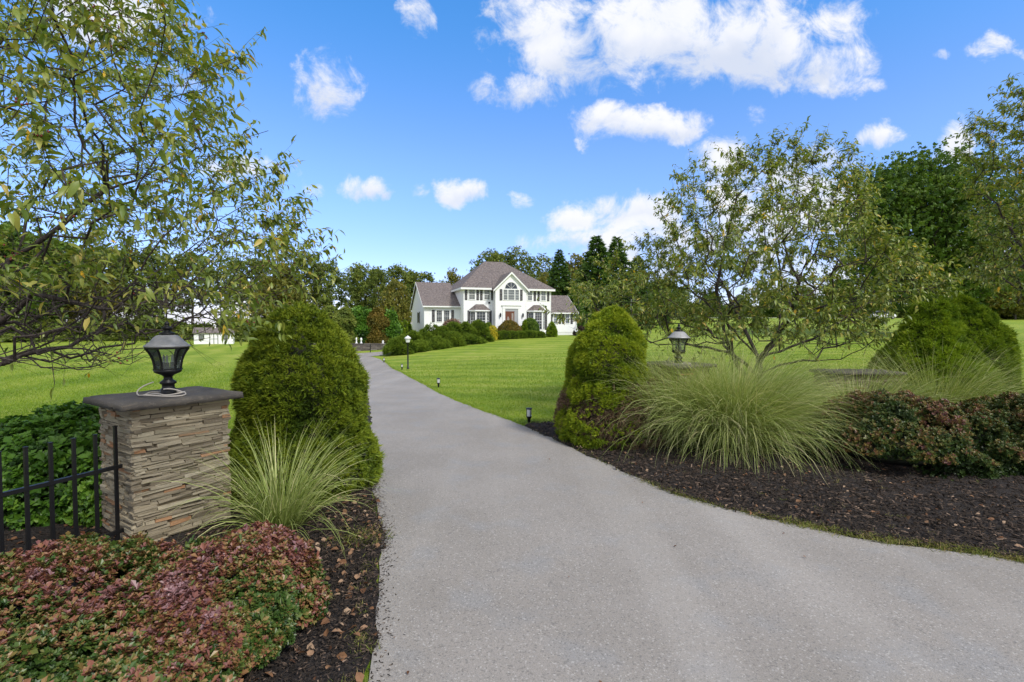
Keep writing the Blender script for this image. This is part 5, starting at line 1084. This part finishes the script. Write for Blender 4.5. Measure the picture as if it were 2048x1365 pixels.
xr0 = lx_of(C3(693), 0); xr1 = lx_of(C3(930), 0); bay(xr0+.02, xr1-.02, 'r'); S2((C3(668), C3(691)), 0, 1.3, 3.55); S2((C3(932), C3(962)), 0, 1.3, 3.55)
# garage wing and side wing windows
zg0, zg1 = 2.62-HZ, 3.92-HZ
for c in ((520, 610), (626, 716)): W2(map(C2, c), lwy, zg0, zg1, cols=3, rows=6)
for c in ((461, 500), (738, 775)): S2(map(C2, c), lwy, zg0-.06, zg1+.06)
for c in ((1056, 1118), (1226, 1285)): W2(map(C3, c), rwy, 2.45-HZ, 3.66-HZ, mat='pane_blue', cols=2, rows=4)
for c in ((1021, 1040), (1134, 1163), (1180, 1209), (1301, 1331)): S2(map(C3, c), rwy, 2.36-HZ, 3.70-HZ)
sw = window(0, 0, 0, 0, 0) if False else None
f = Buf(); f.box(-.05, .0, -.6, .6, -.05, 1.35); o = f.build('window', M['trim'], house); o.location = (lw0-.004, my-1.2, 2.5-HZ); p = Buf().box(-.06, -.052, -.52, .52, .03, 1.27).build('pane', M['pane_dark'], o)
for s_ in (-1, 1): f = Buf().box(-.05, -.004, -.19, .19, -.05, 1.35).build('shutter', M['shutter'], house); f.location = (lw0, my-1.2+s_*.86, 2.5-HZ)
f = Buf(); f.slab([(-.03, -.32, -.35), (-.03, .32, -.35), (-.03, .32, .45), (-.03, -.32, .45)], (.027, 0, 0)); [f.box(-.04, -.03, -.26, .26, -.28+k*.12, -.24+k*.12) for k in range(6)]; f.build('gable_vent', M['trim'], house).location = (lw0, my, lrd-.95)
# entrance
dx0, dx1 = lx_of(C3(360), -bp), lx_of(C3(545), -bp); zd = 1.0-HZ+.25; zdt = 4.0-HZ
e = Buf(); e.box(dx0-.32, dx0, -bp-.07, -bp-.003, zd-.3, zdt+.1); e.box(dx1, dx1+.32, -bp-.07, -bp-.003, zd-.3, zdt+.1); e.box(dx0-.32, dx1+.32, -bp-.08, -bp-.003, zdt+.1, zdt+.45); e.box(dx0-.42, dx1+.42, -bp-.16, -bp-.003, zdt+.45, zdt+.56); H(e, 'entrance_surround', M['trim'])
e = Buf(); e.box(dx0, dx1, -bp-.02, -bp-.003, zd-.3, zdt+.1); H(e, 'entrance_recess', plain('recess_grey', (.36, .37, .38), .7))
dr = Buf(); dw = dx1-dx0-.45; dr.box(dx0+.03, dx0+dw*.62, -bp-.05, -bp-.022, zd-.3, zdt-.28); dr.box(dx0+dw*.62+.02, dx0+dw, -bp-.045, -bp-.022, zd-.3, zdt-.28); dr.box(dx0, dx0+dw+.03, -bp-.06, -bp-.022, zdt-.28, zdt-.2); do = H(dr, 'door', M['wood'])
ov_ = Buf().poly([(dx0+dw*.32+.17*math.cos(a*math.pi/10), -bp-.053, zd+1.25+.72*math.sin(a*math.pi/10)) for a in range(20)]); ov_.box(dx0+dw*.70, dx0+dw*.90, -bp-.05, -bp-.046, zd+.5, zdt-.42); ov_.build('door_glass', plain('door_glass', (.30, .26, .23), .1, var=.5, scale=5), do)
Buf().tube([(dx0+dw*.57, -bp-.07, zd+.9), (dx0+dw*.57, -bp-.10, zd+1.0), (dx0+dw*.57, -bp-.07, zd+1.1)], .02, 6).build('handle', M['black'], do)
for pxs, nm_ in ((C3(290), 'l'), (C3(612), 'r')):
    xx = lx_of(pxs, -bp); s = Buf(); s.tube([(xx, -bp-.004, 3.55-HZ), (xx, -bp-.16, 3.62-HZ), (xx, -bp-.18, 3.5-HZ)], .02, 6); s.lathe([(.04, 3.1-HZ), (.075, 3.18-HZ), (.10, 3.45-HZ), (.11, 3.47-HZ), (.02, 3.6-HZ)], 8, (xx, -bp-.18)); H(s, 'wall_sconce', M['black'])
xx = lx_of(C2(1281), 0); Buf().box(xx-.10, xx+.10, -.12, -.004, 4.72-HZ, 4.90-HZ).build('security_light', M['black'], house)
# satellite dish at the right end of the house
t = thing('satellite_dish', 'small pale satellite dish at the foot of the right house corner', 'satellite dish', (7.55, 60.1, float(gz(7.55, 60.1))), HY)
Buf().tube([(0, 0, -.1), (0, 0, .55), (0, -.12, .7)], .03, 8).build('mast', M['black'], t, True)
d = Buf(); pr_ = [(.02+.36*(i/8), .10*(i/8)**2) for i in range(9)]; d.lathe(pr_ + [(r-.006, z+.02) for r, z in pr_[::-1]], 24, cap=False); o = d.build('dish', plain('dish_grey', (.45, .45, .48), .5), t, True); o.location = (0, -.14, .75); o.rotation_euler = (R(70), 0, R(25))

# ------------------------------------------------------------------ house planting
def hz_(px, py, Y): x, _, z = at(px, py, Y); return x
def hs(name, label, px, Y, top, halfw, mat, prof, n=1500, size=.16, tm=None, cat='shrub', group=None, sy=1, seed=1, disp=.10, nl=60, base=None, core=.85, coremat=None):
    x = (px-1024)/FPX*Y; z = float(gz(x, Y)) if base is None else at(px, base, Y)[2]; Hh = at(px, top, Y)[2] - z; r = halfw*Y/FPX
    return shrub(name, label, cat, x, Y, Hh, lambda h: r*prof(h), n, size, mat, nl, disp, 1, sy, seed, tm, .12, core, coremat, group, vsp, z)
JG = 'clipped rounded evergreens in front of the house'
jun = [(803, 44.5, 673, 21, 'leftmost and lowest at the end of the drive'), (826, 46.5, 664, 17, 'second from the drive end'), (846, 48, 659, 19, 'directly behind the lamp post lantern'), (862, 49, 657, 15, 'fourth from the drive end with a pointed top'), (886, 49.5, 655, 23, 'widest under the garage windows'), (908, 50.5, 648, 22, 'sixth from the drive end'), (932, 51.2, 646, 19, 'below the left bay window'), (957, 52.2, 642, 20, 'rightmost and tallest of the row'),
       (836, 45.8, 686, 22, 'low front bulge behind the lamp post'), (870, 47.3, 680, 22, 'low front bulge left of centre'), (905, 49, 674, 24, 'low front bulge right of centre'), (943, 50.8, 668, 24, 'low front bulge at the hedge end')]
for i, (px_, Y_, tp_, hw_, lb_) in enumerate(jun): hs('yew_bush', 'rounded dark green yew bush, ' + lb_, px_, Y_, tp_, hw_, M['yew'], lambda h: (1-h**1.7)**.75*1.15, 2600, .21, group=JG, seed=400+i, disp=.2, nl=50)
for i, (px_, Y_, tp_, hw_, lb_) in enumerate([(1050, 56.6, 640, 9.5, 'small clipped conical spruce right of the bronze bush'), (1104, 57.5, 643, 12.5, 'clipped conical spruce at the right end of the low hedge')]):
    hs('conical_spruce', lb_, px_, Y_, tp_, hw_, M['spruce3'], lambda h: (1-h)**.7*(1-.25*(1-h)**6), 1800, .13, group='clipped conical spruces', seed=430+i, disp=.05, nl=60)
for i in range(6):
    px_ = 990 + i*17.5; Y_ = 53.7 + i*.45; hs('low_hedge_bush', 'clipped low dark hedge bush, ' + ['first from the left', 'second from the left', 'third from the left below the bronze bush', 'fourth from the left', 'fifth from the left', 'last beside the conical spruce'][i], px_, Y_, 664.5-i*.2, 12.5, M['yew'], lambda h: (1-h**6)**.5, 1300, .13, seed=440+i, group='low clipped hedge row', sy=.7, disp=.06)
BL = [cluster_leaves(7, leaf_kite(.32, .5, .08, .1), 1.1, s, .12, .5) for s in (61, 62)]
hs('bronze_bush', 'round bronze and green bush in front of the entrance', 1020, 56.2, 642, 22, M['bronze'], blob, 2600, .12, BL, seed=450)
hs('rhododendron_bush', 'dark green round bush right of the front door', 1060, 57.3, 638, 17, M['maple'], blob, 2200, .15, BL, seed=451)
hs('round_bush', 'small dark round bush left of the entrance bay', 976, 55.0, 644, 9, M['maple'], blob, 900, .14, BL, seed=452)
hs('yellow_flower_clump', 'yellow flowering clump left of the bronze bush', 985, 53.6, 655, 11, M['yellowfl'], blob, 900, .11, BL, 'flowers', seed=453)
hs('hydrangea_bush', 'pinkish brown flowering bush in front of the garage windows', 905, 53.0, 640, 27, M['pinkfl'], blob, 2200, .14, BL, seed=454)
hs('grey_shrub', 'pale grey leafed shrub under the right bay window', 1071, 57.6, 658, 13, foliage('grey_leaves', [(0, (.12, .13, .14)), (1, (.36, .36, .42))], .7, .1, .2), blob, 900, .11, BL, seed=455)
hs('purple_bush', 'dark reddish low bush at the right end of the house', 1163, 61.0, 656, 14, M['purple'], blob, 1300, .14, BL, seed=456)
hs('purple_bush', 'dark reddish bush at the foot of the conifers beyond the flagpole', 1287, 66, 648, 9, M['purple'], blob, 900, .14, BL, seed=457)
# left of the house: leafy hedge, arborvitaes, low wall, thin fence, ornaments
for i, (px_, Y_, tp_, hw_, m_, lb_) in enumerate([(664, 57, 618, 26, 'wood1', 'dark leafy bush left of the low stone wall'), (694, 56.5, 618, 28, 'wood1', 'dark glossy leafy bush above the low stone wall'), (724, 57, 616, 24, 'hedgegreen', 'green leafy bush above the middle of the low wall'), (757, 57.2, 617, 22, 'bronze', 'yellowish bronze leafy bush left of the arborvitaes'), (780, 57.5, 622, 17, 'hedgegreen', 'green leafy bush next to the arborvitaes')]):
    hs('leafy_bush', lb_, px_, Y_, tp_, hw_, M[m_], blob, 3000, .21, BL, seed=460+i, nl=70, disp=.2, group='leafy bushes above the low stone wall', base=688)
for i, (px_, tp_, Y_) in enumerate([(772, 612, 60), (790, 636, 58.5), (800, 642, 59), (809, 640, 60), (818, 644, 61), (786, 612, 62), (735, 612, 62)]):
    hs('arborvitae', 'narrow green arborvitae left of the garage wing, ' + ['tall behind the bronze bush', 'short and leftmost of the front four', 'second of the front four', 'third of the front four', 'closest to the garage wall', 'tall behind the front four', 'peeking over the leafy bushes'][i], px_, Y_, tp_, 8, M['spruce3'], lambda h: (1-h**2)**.7, 1300, .16, seed=470+i, group='arborvitaes beside the garage', disp=.08)
def low_wall(p0, p1, z0, h, label):
    p0 = np.array(p0); p1 = np.array(p1); L = np.linalg.norm(p1-p0); t = thing('stone_wall', label, 'stone wall', (*((p0+p1)/2), z0), math.atan2(*(p1-p0)[::-1])); b = Buf(); stone_body(b, L/2, .25, 0, h, 55, (.08, .16), (.2, .7), (0, 1, 3)); b.build('stonework', M['stonedark'], t); Buf().box(-L/2+.05, L/2-.05, -.18, .18, -.3, h-.01).build('mortar_core', M['mortar'], t); return t
M['stonedark'] = mk_stone('dark_wall_stone', [(0, (.05, .042, .042)), (.5, (.12, .098, .095)), (.85, (.17, .145, .135)), (1, (.26, .24, .22))])
a = at(600, 700, 53.5); b = at(802, 700, 53.5); zw = at(740, 701, 53.5)[2]; low_wall(a[:2], b[:2], zw-.1, .85, 'low dark stone wall at the back of the parking court')
f = thing('wire_fence', 'thin black fence in front of the low stone wall', 'fence', (*at(780, 708, 49.6)[:2], at(780, 709.5, 49.6)[2]))
for i in range(5):
    Buf().box(-.035, .035, -.035, .035, -.1, 1.02).build('fence_post', M['black'], f).location = (-i*1.95, 0, 0)
Buf().box(-.11, .11, -.11, .11, -.1, 1.25).build('gate_post', M['black'], f).location = (.35, 0, 0)
for z_ in (.12, .98): Buf().tube([(.3, 0, z_), (-9.8, 0, z_)], .014, 5).build('rail', M['black'], f)
wr = Buf(); [wr.tube([(.3 - k*.25, 0, .12), (.3-k*.25, 0, .98)], .004, 3) for k in range(40)]; wr.build('wire_mesh', M['black'], f)
for i, (px_, h_, w_) in enumerate([(695, .35, 'leftmost small one'), (713, .62, 'tall thin one'), (722.5, .60, 'broad one beside the tall one'), (766, .3, 'round one right of centre'), (781, .3, 'rightmost at the arborvitaes')]):
    x_, y_, _ = at(px_, 690, 53.5); t = Buf().lathe([(.14, 0), (.15, .04), (.06, .08), (.07, h_*.45), (.13 if h_ < .5 or i == 2 else .08, h_*.7), (.09, h_*.88), (.03, h_)], 14).build('garden_ornament', M['white'], None, True, (x_, y_, zw-.1+.845)); tag(t, 'small white garden ornament on the low stone wall, ' + w_, 'garden ornament', 'white ornaments on the low wall')
# shed
sx, sy_ = G(428, 688.5); zs = float(gz(sx, sy_)); t = thing('garden_shed', 'small white garden shed with dark roof and black trimmed double doors', 'shed', (sx, sy_, zs), R(26)); k = sy_/FPX; hw = 34*k; 
Buf().box(-hw, hw, 0, 2.6, -.2, 1.42).add([( -hw, 0, 1.42), (-hw, 2.6, 1.42), (-hw, 1.3, 2.0)], None, [(0, 2, 1)]).add([(hw, 0, 1.42), (hw, 2.6, 1.42), (hw, 1.3, 2.0)], None, [(0, 1, 2)]).build('wall', M['siding'], t)
r = Buf(); [r.slab([(-hw-.12, y0, 1.38), (hw+.12, y0, 1.38), (hw+.12, 1.3, 2.06), (-hw-.12, 1.3, 2.06)], (0, 0, .07)) for y0 in (-.2, 2.8)]; r.build('roof', M['shingle'], t)
r = Buf(); r.box(-.16, .16, 1.14, 1.46, 2.0, 2.35); r.lathe([(.30, 2.35), (.02, 2.6)], 4, (0, 1.3), R(45)); r.build('cupola', M['white'], t)
dd = Buf(); dd.box(-.42, .42, -.03, -.004, 0, 1.33); do = dd.build('door', M['trim'], t)
tr = Buf(); [tr.box(x_-.035, x_+.035, -.05, -.031, 0, 1.36) for x_ in (-.45, 0, .45)]; tr.box(-.415, .415, -.045, -.031, .62, .67); tr.build('door_trim', M['black'], do)
for s_ in (-1, 1):
    w_ = Buf().box(-.17, .17, -.03, -.004, .68, 1.25).build('window', M['pane_blind'], t); w_.location = (s_*hw*.62, 0, 0); Buf().box(-.2, .2, -.14, -.032, .56, .67).build('window_box', M['black'], w_)
    for q in (-1, 1): b = Buf().box(-.055, .055, -.035, -.004, .66, 1.27).build('shutter', M['shutter'], t); b.location = (s_*hw*.62+q*.25, 0, 0)
# parked car far right
Yc = 88; xc = (1762-1024)/FPX*Yc; zc = float(gz(xc, Yc)); t = thing('parked_car', 'white car parked under the trees beyond the right lawn', 'car', (xc, Yc, zc), R(8))
sec = [(-2.1, .35, .72, .84), (-1.9, .28, .84, .88), (-1.2, .26, .92, .9), (1.0, .26, .92, .9), (1.9, .3, .86, .88), (2.15, .38, .7, .82)]
def car_hull(b, sec):
    v = []
    for x_, za_, zb2, hw_ in sec: v += [(x_, -hw_, za_), (x_, -hw_*1.02, (za_+zb2)/2), (x_, -hw_*.93, zb2), (x_, hw_*.93, zb2), (x_, hw_*1.02, (za_+zb2)/2), (x_, hw_, za_)]
    q = [(i*6+j, i*6+(j+1) % 6, (i+1)*6+(j+1) % 6, (i+1)*6+j) for i in range(len(sec)-1) for j in range(6)]; b.add(v, q); b.poly(v[:6][::-1]); b.poly(v[-6:]); return b
car_hull(Buf(), sec).build('body', plain('white_car_paint', (.75, .75, .76), .2, var=.03), t, True); car_hull(Buf(), [(-1.35, .9, .93, .82), (-.75, .9, 1.38, .72), (.6, .9, 1.42, .72), (1.35, .9, .94, .82)]).build('cabin_glass', M['pane_dark'], t); car_hull(Buf(), [(-.75, 1.383, 1.42, .70), (-.3, 1.4, 1.46, .7), (.6, 1.42, 1.45, .7)]).build('roof', plain('white_car_roof', (.75, .75, .76), .2, var=.03), t)
for x_ in (-1.35, 1.35):
    for y_ in (-.86, .86):
        wv = Buf(); wv.lathe([(.12, -.1), (.31, -.1), (.33, -.06), (.33, .06), (.31, .1), (.12, .1)], 20); w_ = wv.build('wheel', M['black'], t); w_.location = (x_, y_, .33); w_.rotation_euler = (R(90), 0, 0); Buf().lathe([(.02, -.104), (.2, -.102), (.2, .102), (.02, .104)], 14).build('rim', M['lampgrey'], w_)
for y_ in (-.6, .6): Buf().box(-2.14, -2.05, y_-.14, y_+.14, .58, .72).build('headlight', M['frost'], t)
# pale road verge seen under the right crabapple
rb = Buf(); v, q, _ = strip([(26, 90), (36, 92), (50, 93.5), (70, 94)], [(27, 93), (36, 95), (50, 96.5), (70, 97)], 40, 4, .035); rb.add(v, q); tag(rb.build('road', plain('pale_road', (.55, .54, .52), .9)), 'pale road beyond the right lawn', 'road', kind='structure')
for o in list(bpy.data.objects):
    if o.type == 'EMPTY' and 'h' in o.keys(): del o['h']
